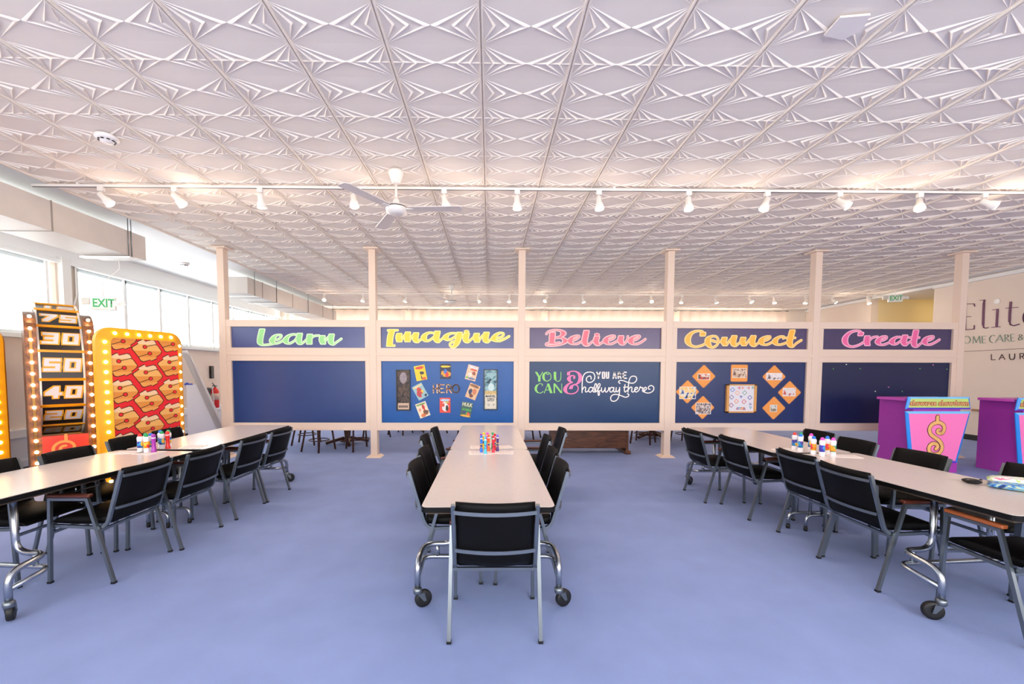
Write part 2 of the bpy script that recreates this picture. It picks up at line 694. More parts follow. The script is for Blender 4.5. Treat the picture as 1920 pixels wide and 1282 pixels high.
def build_right_wall():
    m = mat('warm_wall', (228, 214, 200), .55, noise=.02, scale=3)
    my = mat('yellow_wall', (236, 218, 170), .6)
    mb = MB().box2((XR, YF - .1, 0), (XR + .2, 9.95, CEIL))
    mb.box2((XR, 11.6, 0), (XR + .2, YB, CEIL))
    struct(mb, 'wall_right', m)
    mb = MB().box2((XR + .2, 11.6, 0), (XR + 4.2, 11.7, CEIL))
    mb.box2((XR + .2, 9.75, 0), (XR + 4.2, 9.95, CEIL))
    mb.box2((XR + 4.0, 9.9, 0), (XR + 4.2, 11.7, CEIL))
    struct(mb, 'wall_alcove', my, 'pale yellow walls of alcove behind the right wall')
    t = bpy.data.objects.new('alcove_fill_light', None)  # unseen lamp, added to brighten the alcove
    C.objects.link(t)
    t.location = (12.5, 10.8, CEIL - .06)
    t['kind'] = 'structure'
    MB().lathe([(.16, 0), (.16, -.03), (.0005, -.03)], seg=24).build('base', M_WHITE, t)
    MB().lathe([(.15, -.03), (.12, -.07), (.0005, -.09)], seg=24).build('fill_bowl', mat('alcove_fill_glow', (255, 246, 226), .4, emit=(255, 232, 190), estr=13), t)
    mb = MB().box2((XR - .015, YF, 0), (XR, 9.95, .12))
    mb.box2((XR - .015, 11.6, 0), (XR, YB, .12))
    struct(mb, 'baseboard_right', mat('black_baseboard', (22, 20, 22), .5))
    mb = MB().box2((XR - .06, YF, CEIL - .1), (XR, 9.95, CEIL - .02), bev=.01)
    mb.box2((XR - .06, 11.6, CEIL - .1), (XR, YB, CEIL - .02), bev=.01)
    struct(mb, 'trim_5', M_WHITE, 'white cornice along the right wall')


def build_back_front():
    mb = MB().box2((XL - .2, YB, 0), (XR + .2, YB + .2, .9))
    mb.box2((XL - .2, YB, 3.3), (XR + .2, YB + .2, CEIL))
    for x0, x1 in ((XL - .2, -6.6), (-2.85, -2.55), (1.6, 1.9), (6.1, 6.4), (9.8, XR + .2)):  # piers between unseen window openings, added to light the back room
        mb.box2((x0, YB, .9), (x1, YB + .2, 3.3))
    struct(mb, 'wall_back', mat('back_wall', (226, 216, 204), .6))
    mb = MB().box2((XL, YB - .10, CEIL - .05), (XR, YB, CEIL))
    struct(mb, 'trim_6', mat('cornice_paint', (206, 196, 186), .6), 'white cornice over the back wall')
    # wall behind the camera, its unseen window openings added to brighten the room
    mb = MB()
    mb.box2((XL - .2, YF - .2, 0), (XR + .2, YF, 1.0))
    mb.box2((XL - .2, YF - .2, 3.0), (XR + .2, YF, CEIL))
    for x0, x1 in ((XL - .2, -5.9), (-2.9, -2.5), (.6, 1.2), (4.0, 4.6), (7.2, 7.6), (9.6, XR + .2)):
        mb.box2((x0, YF - .2, 1.0), (x1, YF, 3.0))
    struct(mb, 'wall_front', mat('front_wall', (226, 216, 204), .6))
    # sheer curtains along the back wall
    mc = translucent('sheer_cloth', (232, 214, 198), .16)
    names = ['at the left end', 'left of the middle', 'right of the middle', 'at the right end']
    xs = [(-6.7, -2.8), (-2.6, 1.7), (1.9, 6.1), (6.3, 9.9)]
    for (a, b), nm in zip(xs, names):
        bm = MB()
        n = int((b - a) / .07)
        for k in range(n):
            x0, x1 = a + (b - a) * k / n, a + (b - a) * (k + 1) / n
            d0, d1 = (.035 * math.sin(k * 1.25)), (.035 * math.sin((k + 1) * 1.25))
            f = bm.poly([(x0, YB - .2 + d0, .1), (x1, YB - .2 + d1, .1), (x1, YB - .2 + d1, CEIL - .09), (x0, YB - .2 + d0, CEIL - .09)])
            f.smooth = True
        o = bm.build('curtain', mc, recalc=False)
        tag(o, 'sheer cream curtain %s of the back wall, seen over the partition' % nm, 'curtain', 'sheer curtains on the back wall')
        MB().tube([(a - .05, YB - .01, CEIL - .08), (a - .05, YB - .2, CEIL - .08), (b + .05, YB - .2, CEIL - .08), (b + .05, YB - .01, CEIL - .08)], .014).build('curtain_rod', M_STEEL, o)


# ------------------------------------------------------------------ the partition
PY = 7.162
PX = [-4.574 + 2.56 * k for k in range(6)]


def pz(py):
    return on_y(1114, py, PY).z


Z_TOP, Z_H1, Z_H0, Z_L1, Z_L0, Z_BOT = [pz(v) for v in (601.5, 614.5, 653.5, 678, 793, 807)]


def build_partition():
    t = thing('partition_frame', 'cream painted post and rail partition across the room holding blue boards', 'partition', (0, 0, 0))
    w = .115
    for x in PX:
        p = MB().box2((x - w / 2, PY - .005, .03), (x + w / 2, PY + .125, CEIL - .035), bev=.004)
        p = p.build('post', M_CREAM, t)
        MB().prism([(-.13, -.13), (.13, -.13), (.13, .13), (-.13, .13)], lambda u, v, d: (x + u * (1 - d * 9), PY + .06 + v * (1 - d * 9), d * 1.0), 0.0, .035).build('base_plate', M_CREAM, p)
        MB().box2((x - .125, PY - .07, CEIL - .04), (x + .125, PY + .19, CEIL - .012), bev=.008).build('cap_plate', M_CREAM, p)
    x0, x1 = PX[0] + .05, PX[-1] - .05
    y0, y1 = PY + .005, PY + .1
    for z0, z1, nm in ((Z_H1, Z_TOP, 'top_rail'), (Z_L1, Z_H0, 'middle_rail'), (Z_BOT, Z_L0, 'bottom_rail')):
        MB().box2((x0, y0, z0), (x1, y1, z1), bev=.004).build(nm, M_CREAM, t)
    zc = (Z_L1 + Z_H0) / 2
    MB().box2((x0, y0 - .008, zc - .02), (x1, y0 + .01, zc + .02), bev=.003).build('rail_bead', M_CREAM, t)
    MB().box2((x0, y0 - .008, Z_BOT), (x1, y0 + .01, Z_BOT + .035), bev=.003).build('rail_bead', M_CREAM, t)
    for k, x in enumerate(PX):
        a, b = x - .135, x + .135
        if k == 0:
            a, b = x + .055, x + .135
        if k == 5:
            a, b = x - .135, x - .055
        for z0, z1 in ((Z_H0, Z_H1), (Z_L0, Z_L1)):
            MB().box2((a, y0 + .001, z0), (b, y1, z1)).build('stile', M_CREAM, t)
    return t


BY = PY + .04          # face of the boards


def bpt(u, v, d):
    """pixel on the boards -> point on the board plane, d metres in front of it"""
    p = on_y(u, v, BY)
    return (p.x, BY - d, p.z)


HEADERS = [
    ('Learn', 'green', (152, 222, 146), (214, 240, 206), (420, 600), (96, 112, 164), [
        [(492, 122), (478, 180), (466, 240), (466, 290), (490, 316), (540, 318), (600, 310), (638, 302)],
        [(630, 255), (690, 250), (730, 222), (738, 198), (705, 190), (655, 205), (622, 250), (625, 285), (660, 300), (720, 285), (790, 240)],
        [(935, 190), (890, 183), (830, 205), (795, 250), (805, 290), (850, 298), (910, 262), (945, 215)],
        [(975, 178), (965, 230), (965, 280), (985, 305), (1030, 280), (1090, 220)],
        [(1105, 190), (1098, 240), (1098, 300)], [(1100, 290), (1120, 240), (1160, 205), (1222, 198)],
        [(1268, 208), (1258, 250), (1275, 300)], [(1290, 295), (1320, 240), (1370, 195)],
        [(1385, 188), (1375, 240), (1378, 290), (1405, 312), (1440, 290), (1510, 240)]]),
    ('Imagine', 'yellow', (254, 216, 60), (252, 236, 150), (700, 600), (88, 104, 160), [
        [(240, 130), (222, 200), (212, 270), (210, 328)], [(190, 132), (312, 130)], [(180, 328), (270, 328)],
        [(335, 180), (325, 220), (335, 270)], [(355, 270), (390, 210), (430, 165)], [(445, 162), (435, 215), (440, 268)],
        [(460, 265), (500, 205), (540, 172)], [(550, 172), (540, 225), (548, 268), (570, 280), (610, 250), (640, 225)],
        [(770, 165), (720, 162), (665, 190), (650, 235), (680, 268), (730, 255), (785, 210)],
        [(825, 150), (812, 210), (812, 255), (835, 280), (880, 245), (920, 210)],
        [(1060, 170), (1000, 170), (945, 195), (930, 230), (960, 255), (1010, 240), (1070, 200)],
        [(1110, 165), (1095, 230), (1075, 290), (1040, 340), (1000, 340), (985, 310), (1010, 285), (1070, 265), (1130, 220), (1160, 200)],
        [(1200, 175), (1188, 230), (1195, 270), (1215, 282), (1250, 255), (1300, 210)], [(1198, 148, 28)],
        [(1330, 180), (1320, 225), (1335, 275)], [(1350, 275), (1390, 215), (1440, 165)],
        [(1455, 165), (1443, 220), (1445, 265), (1470, 282), (1520, 240), (1550, 215)],
        [(1560, 235), (1625, 225), (1668, 200), (1670, 172), (1630, 165), (1580, 190), (1550, 230), (1560, 260), (1620, 268), (1690, 240), (1745, 208)]]),
    ('Believe', 'coral pink', (255, 112, 132), (255, 196, 196), (980, 600), (108, 92, 132), [
        [(385, 165), (378, 230), (375, 295)],
        [(305, 178), (330, 150), (390, 132), (460, 130), (515, 150), (520, 185), (480, 215), (420, 228)],
        [(420, 228), (490, 225), (540, 250), (540, 285), (480, 312), (400, 325), (330, 325), (300, 312), (330, 295), (400, 300), (470, 290)],
        [(545, 265), (610, 265)],
        [(620, 265), (680, 250), (720, 222), (722, 205), (690, 203), (635, 225), (610, 265), (630, 300), (690, 305), (740, 285), (785, 260)],
        [(820, 142), (805, 210), (795, 270), (810, 318), (840, 322), (880, 290), (925, 255)],
        [(955, 215), (942, 260), (950, 300), (970, 318), (1010, 295), (1060, 260)], [(955, 187, 28)],
        [(1075, 265), (1135, 250), (1178, 225), (1180, 205), (1145, 203), (1090, 225), (1065, 265), (1085, 300), (1140, 305), (1195, 280), (1235, 255)],
        [(1265, 210), (1258, 260), (1275, 308), (1310, 300), (1345, 250), (1350, 210)],
        [(1395, 265), (1455, 250), (1498, 222), (1500, 205), (1465, 203), (1410, 225), (1385, 265), (1405, 300), (1460, 308), (1520, 285), (1575, 245)]]),
    ('Connect', 'orange yellow', (255, 186, 66), (255, 222, 150), (1255, 600), (102, 88, 128), [
        [(432, 165), (428, 195)],
        [(440, 170), (420, 145), (360, 140), (300, 158), (250, 205), (235, 265), (260, 315), (330, 342), (420, 325), (500, 275)],
        [(560, 205), (508, 225), (492, 280), (515, 335), (560, 350), (610, 320), (630, 265), (605, 215), (560, 205)], [(545, 260), (600, 278), (680, 280)],
        [(710, 230), (695, 280), (715, 320)], [(735, 320), (780, 255), (820, 215)], [(835, 208), (820, 265), (825, 315), (850, 330), (890, 300), (930, 265)],
        [(950, 230), (940, 280), (958, 320)], [(980, 320), (1025, 255), (1065, 215)], [(1080, 208), (1065, 265), (1070, 315), (1095, 330), (1140, 295), (1180, 265)],
        [(1180, 270), (1245, 258), (1290, 232), (1292, 212), (1255, 212), (1200, 235), (1180, 275), (1195, 308), (1250, 315), (1310, 290), (1355, 262)],
        [(1462, 235), (1470, 215), (1430, 212), (1375, 240), (1355, 280), (1380, 312), (1440, 312), (1520, 285)],
        [(1580, 135), (1560, 210), (1545, 280), (1555, 330), (1585, 340), (1630, 300), (1695, 258)], [(1485, 228), (1615, 228)]]),
    ('Create', 'hot pink', (242, 106, 166), (255, 190, 214), (1535, 600.9), (88, 78, 116), [
        [(545, 160), (535, 185)],
        [(552, 165), (530, 138), (470, 132), (400, 155), (350, 205), (335, 260), (360, 312), (430, 335), (520, 312), (600, 262)],
        [(625, 205), (615, 260), (625, 312)], [(632, 290), (660, 245), (700, 215), (752, 207)],
        [(765, 265), (825, 252), (868, 228), (870, 208), (835, 205), (785, 228), (758, 270), (775, 302), (830, 310), (900, 285), (945, 255)],
        [(1060, 215), (1010, 212), (955, 240), (940, 280), (965, 305), (1015, 290), (1070, 245)],
        [(1110, 195), (1095, 250), (1095, 295), (1115, 315), (1155, 285), (1210, 250)],
        [(1250, 130), (1235, 200), (1222, 270), (1230, 325), (1260, 332), (1310, 295), (1355, 260)], [(1160, 218), (1290, 218)],
        [(1365, 265), (1425, 250), (1468, 225), (1470, 205), (1435, 205), (1380, 228), (1358, 268), (1375, 302), (1430, 308), (1495, 280), (1550, 245)]]),
]

PANEL_M = ['learn_board', 'imagine_board', 'believe_board', 'connect_board', 'create_board']
PANEL_C = [(40, 64, 120), (0, 82, 158), (0, 50, 98), (24, 44, 96), (24, 34, 74)]


def build_boards():
    for k, (word, cn, ink, edge, (ox, oy), bc, st) in enumerate(HEADERS):
        xa, xb = PX[k] + .1355, PX[k + 1] - .1355
        xb -= .001
        xa += .001
        hb = MB().box2((xa, BY, Z_H0 + .002), (xb, BY + .02, Z_H1 - .002))
        hb = hb.build('header_board', mat('header_cloth_%d' % k, (bc[0] * .78, bc[1] * .76, bc[2] * .84), .26, noise=.04, scale=6))
        tag(hb, 'narrow blue header board reading %s in %s script lettering' % (word, cn), 'sign', 'header boards along the top of the partition')
        sc = 1920 / 280.0
        fn = lambda u, v, d: bpt(ox + u / sc, oy + v / sc, d)
        mb = MB()
        mb.mi = 1
        flat(mb, pen(st, 66, 13, 10), fn, .002)
        mb.mi = 0
        flat(mb, pen(st, 66, 13, -2.5), fn, .004)
        mb.build('lettering', [mat('ink_%s' % word, ink, .4), mat('edge_%s' % word, edge, .4)], hb, recalc=False)
    what = ['plain blue pin board with nothing on it, left end of the partition',
            'bright blue board hung with comic covers and two framed posters',
            'deep blue board lettered YOU CAN and YOU ARE halfway there',
            'blue board with orange zigzag cards around a framed shape picture',
            'dark blue board with only a few pins, behind the purple podium']
    out = []
    for k in range(5):
        xa, xb = PX[k] + .1355, PX[k + 1] - .1355
        b = MB().box2((xa, BY, Z_L0 + .0005), (xb, BY + .02, Z_L1 - .0005))
        b = b.build('pin_board', mat(PANEL_M[k], PANEL_C[k], .32, noise=.04, scale=6, bump=.03, bscale=300, spec=.42))
        tag(b, what[k], 'board', 'large boards of the partition')
        out.append(b)
    return out


def build_slogan(board):
    sc = 1920 / 260.0
    fn = lambda u, v, d: bpt(985 + u / sc, 670 + v / sc, d)
    K, N = 34, 9
    g = [{'p': [(150, 203), (190, 268)], 'straight': True}, {'p': [(240, 203), (200, 268)], 'thick': 9, 'straight': True}, {'p': [(193, 262), (193, 330)]},
         [(300, 203), (262, 222), (250, 268), (264, 312), (300, 330)], {'p': [(300, 330), (345, 305), (356, 262), (340, 222), (300, 203), (290, 222), (312, 236), (326, 224)], 'thick': 9},
         {'p': [(410, 203), (410, 270), (414, 305)]}, {'p': [(410, 300), (435, 328), (470, 324), (490, 290), (492, 203)], 'thick': 9},
         {'p': [(232, 392), (238, 374), (200, 362), (165, 385)], 'thick': 10}, [(165, 380), (145, 420), (150, 460), (175, 488)], {'p': [(170, 486), (212, 492), (248, 470)], 'thick': 9},
         {'p': [(262, 492), (312, 365)], 'thick': 9}, {'p': [(316, 366), (358, 490)], 'straight': True}, {'p': [(282, 450), (345, 450)]},
         {'p': [(400, 364), (400, 490)], 'thick': 20}, {'p': [(404, 366), (498, 488)], 'straight': True}, {'p': [(503, 364), (503, 488)], 'thick': 9}]
    mb = MB()
    flat(mb, pen(g, K, N), fn, .002)
    mb.build('lettering', mat('slogan_green', (140, 214, 104), .4), board, recalc=False)
    a = [[(600, 238), (592, 218), (625, 194), (690, 192), (742, 222), (762, 275), (748, 330), (712, 365), (672, 374)],
         {'p': [(600, 205), (597, 240)], 'thick': 40},
         [(680, 285), (684, 262), (655, 250), (618, 262), (602, 295), (618, 330), (650, 345)],
         [(650, 345), (600, 365), (560, 410), (552, 455), (580, 492), (640, 502), (700, 485), (730, 440), (722, 395), (685, 378), (645, 392), (628, 430)],
         {'p': [(628, 405), (628, 430)], 'thick': 30}, {'p': [(676, 268), (676, 290)], 'thick': 26}]
    mb = MB()
    flat(mb, pen(a, 52, 13), fn, .002)
    mb.build('lettering', mat('slogan_pink', (255, 120, 176), .4), board, recalc=False)
    w = 14
    s = [[(912, 298), (905, 262), (880, 258), (850, 280), (845, 315), (870, 342), (915, 340), (950, 310), (962, 260), (940, 215), (890, 202), (835, 215), (800, 260), (788, 340), (785, 430), (785, 485)],
         [(787, 450), (815, 410), (835, 420), (830, 465), (845, 478), (870, 460)],
         [(935, 425), (905, 412), (880, 435), (880, 470), (905, 478), (935, 440)], [(938, 415), (935, 465), (955, 478), (975, 450)],
         [(960, 470), (985, 400), (980, 365), (965, 370), (955, 420), (965, 475), (990, 465)],
         [(990, 465), (1020, 420), (1035, 375), (1020, 362), (1005, 380), (1003, 450), (1010, 520), (1022, 515), (1025, 480), (1010, 470), (1045, 455)],
         [(1055, 420), (1055, 465), (1075, 478), (1100, 440), (1105, 420), (1105, 465), (1125, 478), (1150, 445), (1155, 418), (1170, 425)],
         [(1220, 425), (1195, 412), (1172, 435), (1170, 468), (1195, 478), (1222, 440)], [(1225, 415), (1222, 465), (1240, 478), (1258, 455)],
         [(1258, 418), (1255, 460), (1275, 475), (1300, 440), (1305, 418), (1300, 500), (1280, 570), (1235, 605), (1190, 595), (1182, 550), (1215, 515), (1270, 512), (1330, 530), (1385, 550), (1425, 535), (1430, 510), (1410, 502)],
         [(1380, 375), (1370, 440), (1380, 478), (1410, 455)], [(1360, 412), (1410, 408)],
         [(1310, 360), (1290, 340), (1310, 318), (1360, 322), (1420, 345), (1490, 355), (1535, 320), (1535, 275), (1500, 258), (1460, 270), (1435, 320), (1425, 400), (1420, 480)],
         [(1425, 445), (1455, 410), (1475, 420), (1470, 465), (1490, 478), (1515, 455)],
         [(1515, 450), (1550, 430), (1545, 412), (1520, 420), (1512, 460), (1535, 478), (1570, 455)],
         [(1570, 455), (1590, 405), (1600, 420), (1625, 418), (1620, 460), (1640, 478)],
         [(1640, 465), (1675, 435), (1665, 412), (1645, 425), (1640, 465), (1670, 488), (1725, 488), (1770, 455), (1775, 410), (1740, 388), (1705, 405), (1705, 435), (1725, 440)]]
    mb = MB()
    flat(mb, mono(s, w), fn, .002)

    def slab(pts, ww):
        flat(mb, mono([pts], ww, straight=True), fn, .002)
    for pts in ([(990, 205), (1012, 250)], [(1036, 205), (1012, 250)], [(1012, 250), (1012, 288)],
                [(1068, 215), (1068, 275)], [(1098, 215), (1098, 275)], [(1070, 206), (1096, 206)], [(1070, 286), (1096, 286)],
                [(1124, 205), (1124, 272)], [(1152, 205), (1152, 272)], [(1126, 284), (1150, 284)],
                [(1232, 208), (1216, 288)], [(1236, 208), (1256, 288)], [(1226, 262), (1246, 262)],
                [(1286, 205), (1286, 288)], [(1290, 206), (1316, 212)], [(1316, 212), (1316, 240)], [(1316, 242), (1290, 246)], [(1300, 246), (1324, 288)],
                [(1354, 205), (1354, 288)], [(1354, 205), (1396, 205)], [(1354, 246), (1386, 246)], [(1354, 288), (1400, 288)]):
        slab(pts, 19)
    mb.build('lettering', mat('slogan_white', (246, 238, 234), .4), board, recalc=False)


# ------------------------------------------------------------------ things hung on the boards
def local_card(center_px, name, parts_fn, label, cat, group=None, rot=0.0, d=0.0):
    """a thing hung on the board plane: an Empty at its centre; its children are drawn in its own metres"""
    p = bpt(center_px[0], center_px[1], d)
    t = bpy.data.objects.new(name, None)
    t.empty_display_size = .05
    C.objects.link(t)
    t.location = p
    t.rotation_euler = (0, -math.radians(rot), 0)
    tag(t, label, cat, group)
    parts_fn(t)
    return t


MPX = 1.0 / 107.6      # metres per photo pixel on the board plane


def rect(mb, x0, x1, z0, z1, y0, y1):
    mb.box2((x0, y0, z0), (x1, y1, z1))


def build_comics():
    sc = 7.68
    W, H = 155 / sc * MPX, 215 / sc * MPX
    # centre px in the 1920-wide crop, turn (deg, + = clockwise), ground, title ink, patches (x, z, w, h, colour), label
    cols = [
        ((527, 222), 11, (250, 206, 30), [(0, .34, .8, .2, (222, 60, 50)), (.12, -.02, .42, .22, (50, 50, 60)), (.02, -.3, .1, .3, (50, 50, 60)), (.24, -.4, .4, .16, (230, 90, 50))],
         'yellow comic cover with red title, top left of the ring'),
        ((885, 200), 0, (36, 40, 60), [(0, .32, .86, .14, (244, 200, 40)), (.02, -.16, .96, .42, (238, 160, 40)), (0, 0, .34, .3, (60, 110, 200)), (.16, -.22, .3, .3, (214, 50, 44)), (-.34, -.34, .28, .2, (40, 60, 110))],
         'dark comic cover with yellow title, top middle of the ring'),
        ((1265, 222), -15, (236, 196, 164), [(0, .38, .9, .16, (214, 214, 222)), (.1, .22, .6, .12, (214, 70, 50)), (.2, .0, .36, .22, (150, 80, 50)), (-.1, -.14, .4, .26, (240, 226, 214)), (.1, -.38, .7, .14, (120, 130, 160)), (-.34, -.36, .2, .14, (110, 180, 70))],
         'peach comic cover with grey masthead, top right of the ring'),
        ((522, 490), 29, (150, 190, 196), [(0, .38, .9, .14, (232, 206, 150)), (0, .06, .5, .5, (204, 70, 50)), (-.2, -.14, .4, .4, (190, 60, 70)), (.2, -.06, .22, .18, (240, 200, 60)), (.3, -.38, .26, .16, (30, 40, 70))],
         'pale blue comic cover with red figures shapes, left of HERO'),
        ((1278, 490), -22, (222, 184, 146), [(0, .38, .9, .2, (140, 92, 60)), (-.2, -.06, .34, .4, (40, 56, 96)), (.16, .02, .4, .34, (200, 120, 80)), (0, -.3, .4, .2, (120, 60, 50))],
         'tan comic cover with brown masthead, right of HERO'),
        ((560, 752), 20, (236, 220, 190), [(0, .38, .9, .14, (120, 160, 90)), (.14, .12, .24, .44, (206, 50, 44)), (.2, -.22, .5, .3, (120, 76, 50)), (-.1, -.36, .5, .2, (220, 120, 70)), (-.26, .06, .2, .2, (230, 140, 120))],
         'cream comic cover with green masthead, bottom left of the ring'),
        ((880, 687), 0, (226, 70, 54), [(0, .34, .9, .18, (170, 200, 226)), (.12, .2, .5, .14, (190, 170, 70)), (0, -.1, .62, .56, (240, 236, 230)), (.18, -.18, .26, .34, (36, 34, 40)), (-.16, .02, .26, .22, (214, 80, 50))],
         'red comic cover with white square, bottom middle of the ring'),
        ((1187, 750), -10, (60, 96, 84), [(0, -.02, .9, .2, (70, 150, 80)), (-.1, -.16, .6, .16, (60, 70, 120)), (.2, -.28, .4, .2, (224, 90, 50)), (0, -.42, .96, .12, (232, 176, 70)), (.06, -.24, .12, .2, (70, 170, 70))],
         'green comic cover with pale title letters, bottom right of the ring'),
    ]
    for i, (c, rot, ground, pats, lab) in enumerate(cols):
        px = (720 + c[0] / sc, 670 + c[1] / sc)

        def parts(t, ground=ground, pats=pats, i=i):
            mats, mb = [mat('cover_%d' % i, ground, .4, noise=.12, scale=26)], MB()
            rect(mb, -W / 2, W / 2, -H / 2, H / 2, -.012, 0)
            for k, (x, z, w, h, col) in enumerate(pats):
                mats.append(mat('cover_%d_%d' % (i, k), col, .4, noise=.3, scale=40))
                mb.mi = k + 1
                n = 9
                pts = [((x + w * .5 * math.cos(a) * (1 + .16 * math.sin(3 * a + i + k)) * (1.0 if h > .15 else 1.1)) * W,
                        (z + h * .5 * math.sin(a) * (1 + .16 * math.cos(2 * a + k)) * 1.1) * H) for a in [2 * math.pi * q / n + .3 for q in range(n)]]
                pts = [(max(-W / 2, min(W / 2, u)), max(-H / 2, min(H / 2, v))) for u, v in pts]
                mb.poly([(u, -.0125 - k * .0003, v) for u, v in pts])
            mb.build('cover', mats, t)
            if i == 7:
                text('lettering', 'HULK', .085, mat('hulk_ink', (226, 226, 200), .5), t, facing((0, -.0155, .33 * H)), sx=.8, bold=.002)
        local_card(px, 'comic_cover', parts, lab, 'comic cover', 'comic covers pinned in a ring', rot)
    # the two tall framed posters

    def poster(cx, cy, w, h, label, kind):
        w, h = w / sc * MPX, h / sc * MPX

        def parts(t):
            f = MB()
            b = .014
            rect(f, -w / 2, w / 2, h / 2 - b, h / 2, -.03, 0)
            rect(f, -w / 2, w / 2, -h / 2, -h / 2 + b, -.03, 0)
            rect(f, -w / 2, -w / 2 + b, -h / 2, h / 2, -.03, 0)
            rect(f, w / 2 - b, w / 2, -h / 2, h / 2, -.03, 0)
            f.build('frame', mat('poster_frame', (18, 18, 22), .35), t)
            if kind == 'a':
                m = collage('print_brown', [(34, 26, 28), (52, 42, 42), (92, 74, 62), (58, 46, 44), (36, 30, 32)], 9)
            else:
                m = collage('print_teal', [(30, 44, 58), (92, 134, 148), (150, 188, 194), (112, 152, 164), (36, 50, 64)], 8)
            s = MB()
            rect(s, -w / 2 + b, w / 2 - b, -h / 2 + b, h / 2 - b, -.012, -.004)
            s.build('print', m, t)
            p = MB()
            if kind == 'a':
                p.poly([(.0 + .062 * math.cos(a * math.pi / 8), -.0125, h * .3 + .1 * math.sin(a * math.pi / 8)) for a in range(16)])
                p.build('moon', mat('moon_grey', (150, 140, 146), .5, noise=.2, scale=30), t)
                p = MB()
                p.mi = 1
                rect(p, -w / 2 + .025, w / 2 - .025, -h / 2 + .02, -h / 2 + .13, -.0135, -.0125)
                p.mi = 2
                for k in range(6):
                    rect(p, -w * .33 + k * w * .11, -w * .33 + k * w * .11 + w * .08, -h / 2 + .05, -h / 2 + .09, -.0145, -.0135)
                p.build('artwork', [mat('moon_grey', (150, 140, 146), .5, noise=.2, scale=30), mat('plate_tan', (206, 178, 156), .5), mat('plate_ink', (70, 58, 52), .5)], t)
            else:
                p.poly([(.01 + .055 * math.cos(a * math.pi / 8), -.0125, h * .06 + .07 * math.sin(a * math.pi / 8)) for a in range(16)])
                p.build('moon', mat('moon_pale', (196, 222, 224), .5), t)
                p = MB()
                p.mi = 1
                rect(p, -w / 2 + .02, w / 2 - .02, -h / 2 + .02, -h * .12, -.0135, -.0125)
                p.mi = 2
                rect(p, -w / 2 + .02, w / 2 - .02, -h * .118, -h * .03, -.0135, -.0125)
                p.build('artwork', [mat('moon_pale', (196, 222, 224), .5), mat('ticket_paper', (222, 216, 200), .5), mat('ticket_gold', (206, 178, 120), .5, noise=.3, scale=40)], t)
                ink = mat('ticket_ink', (28, 44, 56), .5)
                text('lettering', 'MARVEL', .052, ink, t, facing((0, -.0145, -h * .165)), sx=.92, bold=.0018)
                text('lettering', 'COMICS', .036, ink, t, facing((0, -.0145, -h * .228)), sx=1.0, bold=.0012)
                text('lettering', 'GROUP', .036, ink, t, facing((0, -.0145, -h * .272)), sx=1.0, bold=.0012)
                text('lettering', '12\u00a2', .06, ink, t, facing((-.038, -.0145, -h * .37)), sx=.6)
                text('lettering', '39', .045, ink, t, facing((.05, -.0145, -h * .375)), sx=.8)
        px = (720 + cx / sc, 670 + cy / sc)
        local_card(px, 'framed_poster', parts, label, 'poster', 'framed posters on the comic board')
    poster(281, 470, 200, 586, 'tall black framed poster in dark browns with a round moon', 'a')
    poster(1535, 463, 198, 584, 'tall black framed poster in teal reading MARVEL COMICS GROUP', 'b')
    # HERO letters
    cx, cy = 897, 448

    def hero(t):
        st = [[(715, 388), (715, 508)], [(768, 388), (768, 508)], [(715, 448), (768, 448)],
              [(800, 388), (800, 508)], [(800, 392), (868, 392)], [(800, 448), (858, 448)], [(800, 504), (868, 504)],
              [(905, 388), (905, 508)], [(905, 392), (945, 392)], [(945, 392), (968, 420), (945, 450), (905, 452)], [(932, 452), (972, 508)]]
        o = [(1035 + 48 * math.cos(a * math.pi / 9), 448 + 56 * math.sin(a * math.pi / 9)) for a in range(19)]
        mb = MB()
        fn = lambda u, v, d: ((u - cx) / sc * MPX, -d, -(v - cy) / sc * MPX)
        for s in st:
            for p in mono([s], 18, straight=True):
                mb.prism(p, fn, .001, .022)
        for p in mono([o], 18, straight=True):
            mb.prism(p, fn, .001, .020)
        mb.build('letters', collage('comic_paper', [(60, 44, 40), (206, 176, 140), (226, 208, 176), (196, 110, 80), (90, 110, 110), (40, 34, 36)], 22), t)
    local_card((720 + cx / sc, 670 + cy / sc), 'letter_cutout', hero, 'HERO cut out letters covered in comic paper, middle of the ring', 'letters')


def zigzag(a, n, amp):
    """square of half side a with pinked edges"""
    pts = []
    for (x0, z0), (x1, z1) in (((-a, -a), (a, -a)), ((a, -a), (a, a)), ((a, a), (-a, a)), ((-a, a), (-a, -a))):
        nx, nz = (z1 - z0) / (2 * a), -(x1 - x0) / (2 * a)
        for k in range(n):
            for t, o in ((k / n, 0), ((k + .5) / n, amp)):
                pts.append((x0 + (x1 - x0) * t + nx * o, z0 + (z1 - z0) * t + nz * o))
    return pts


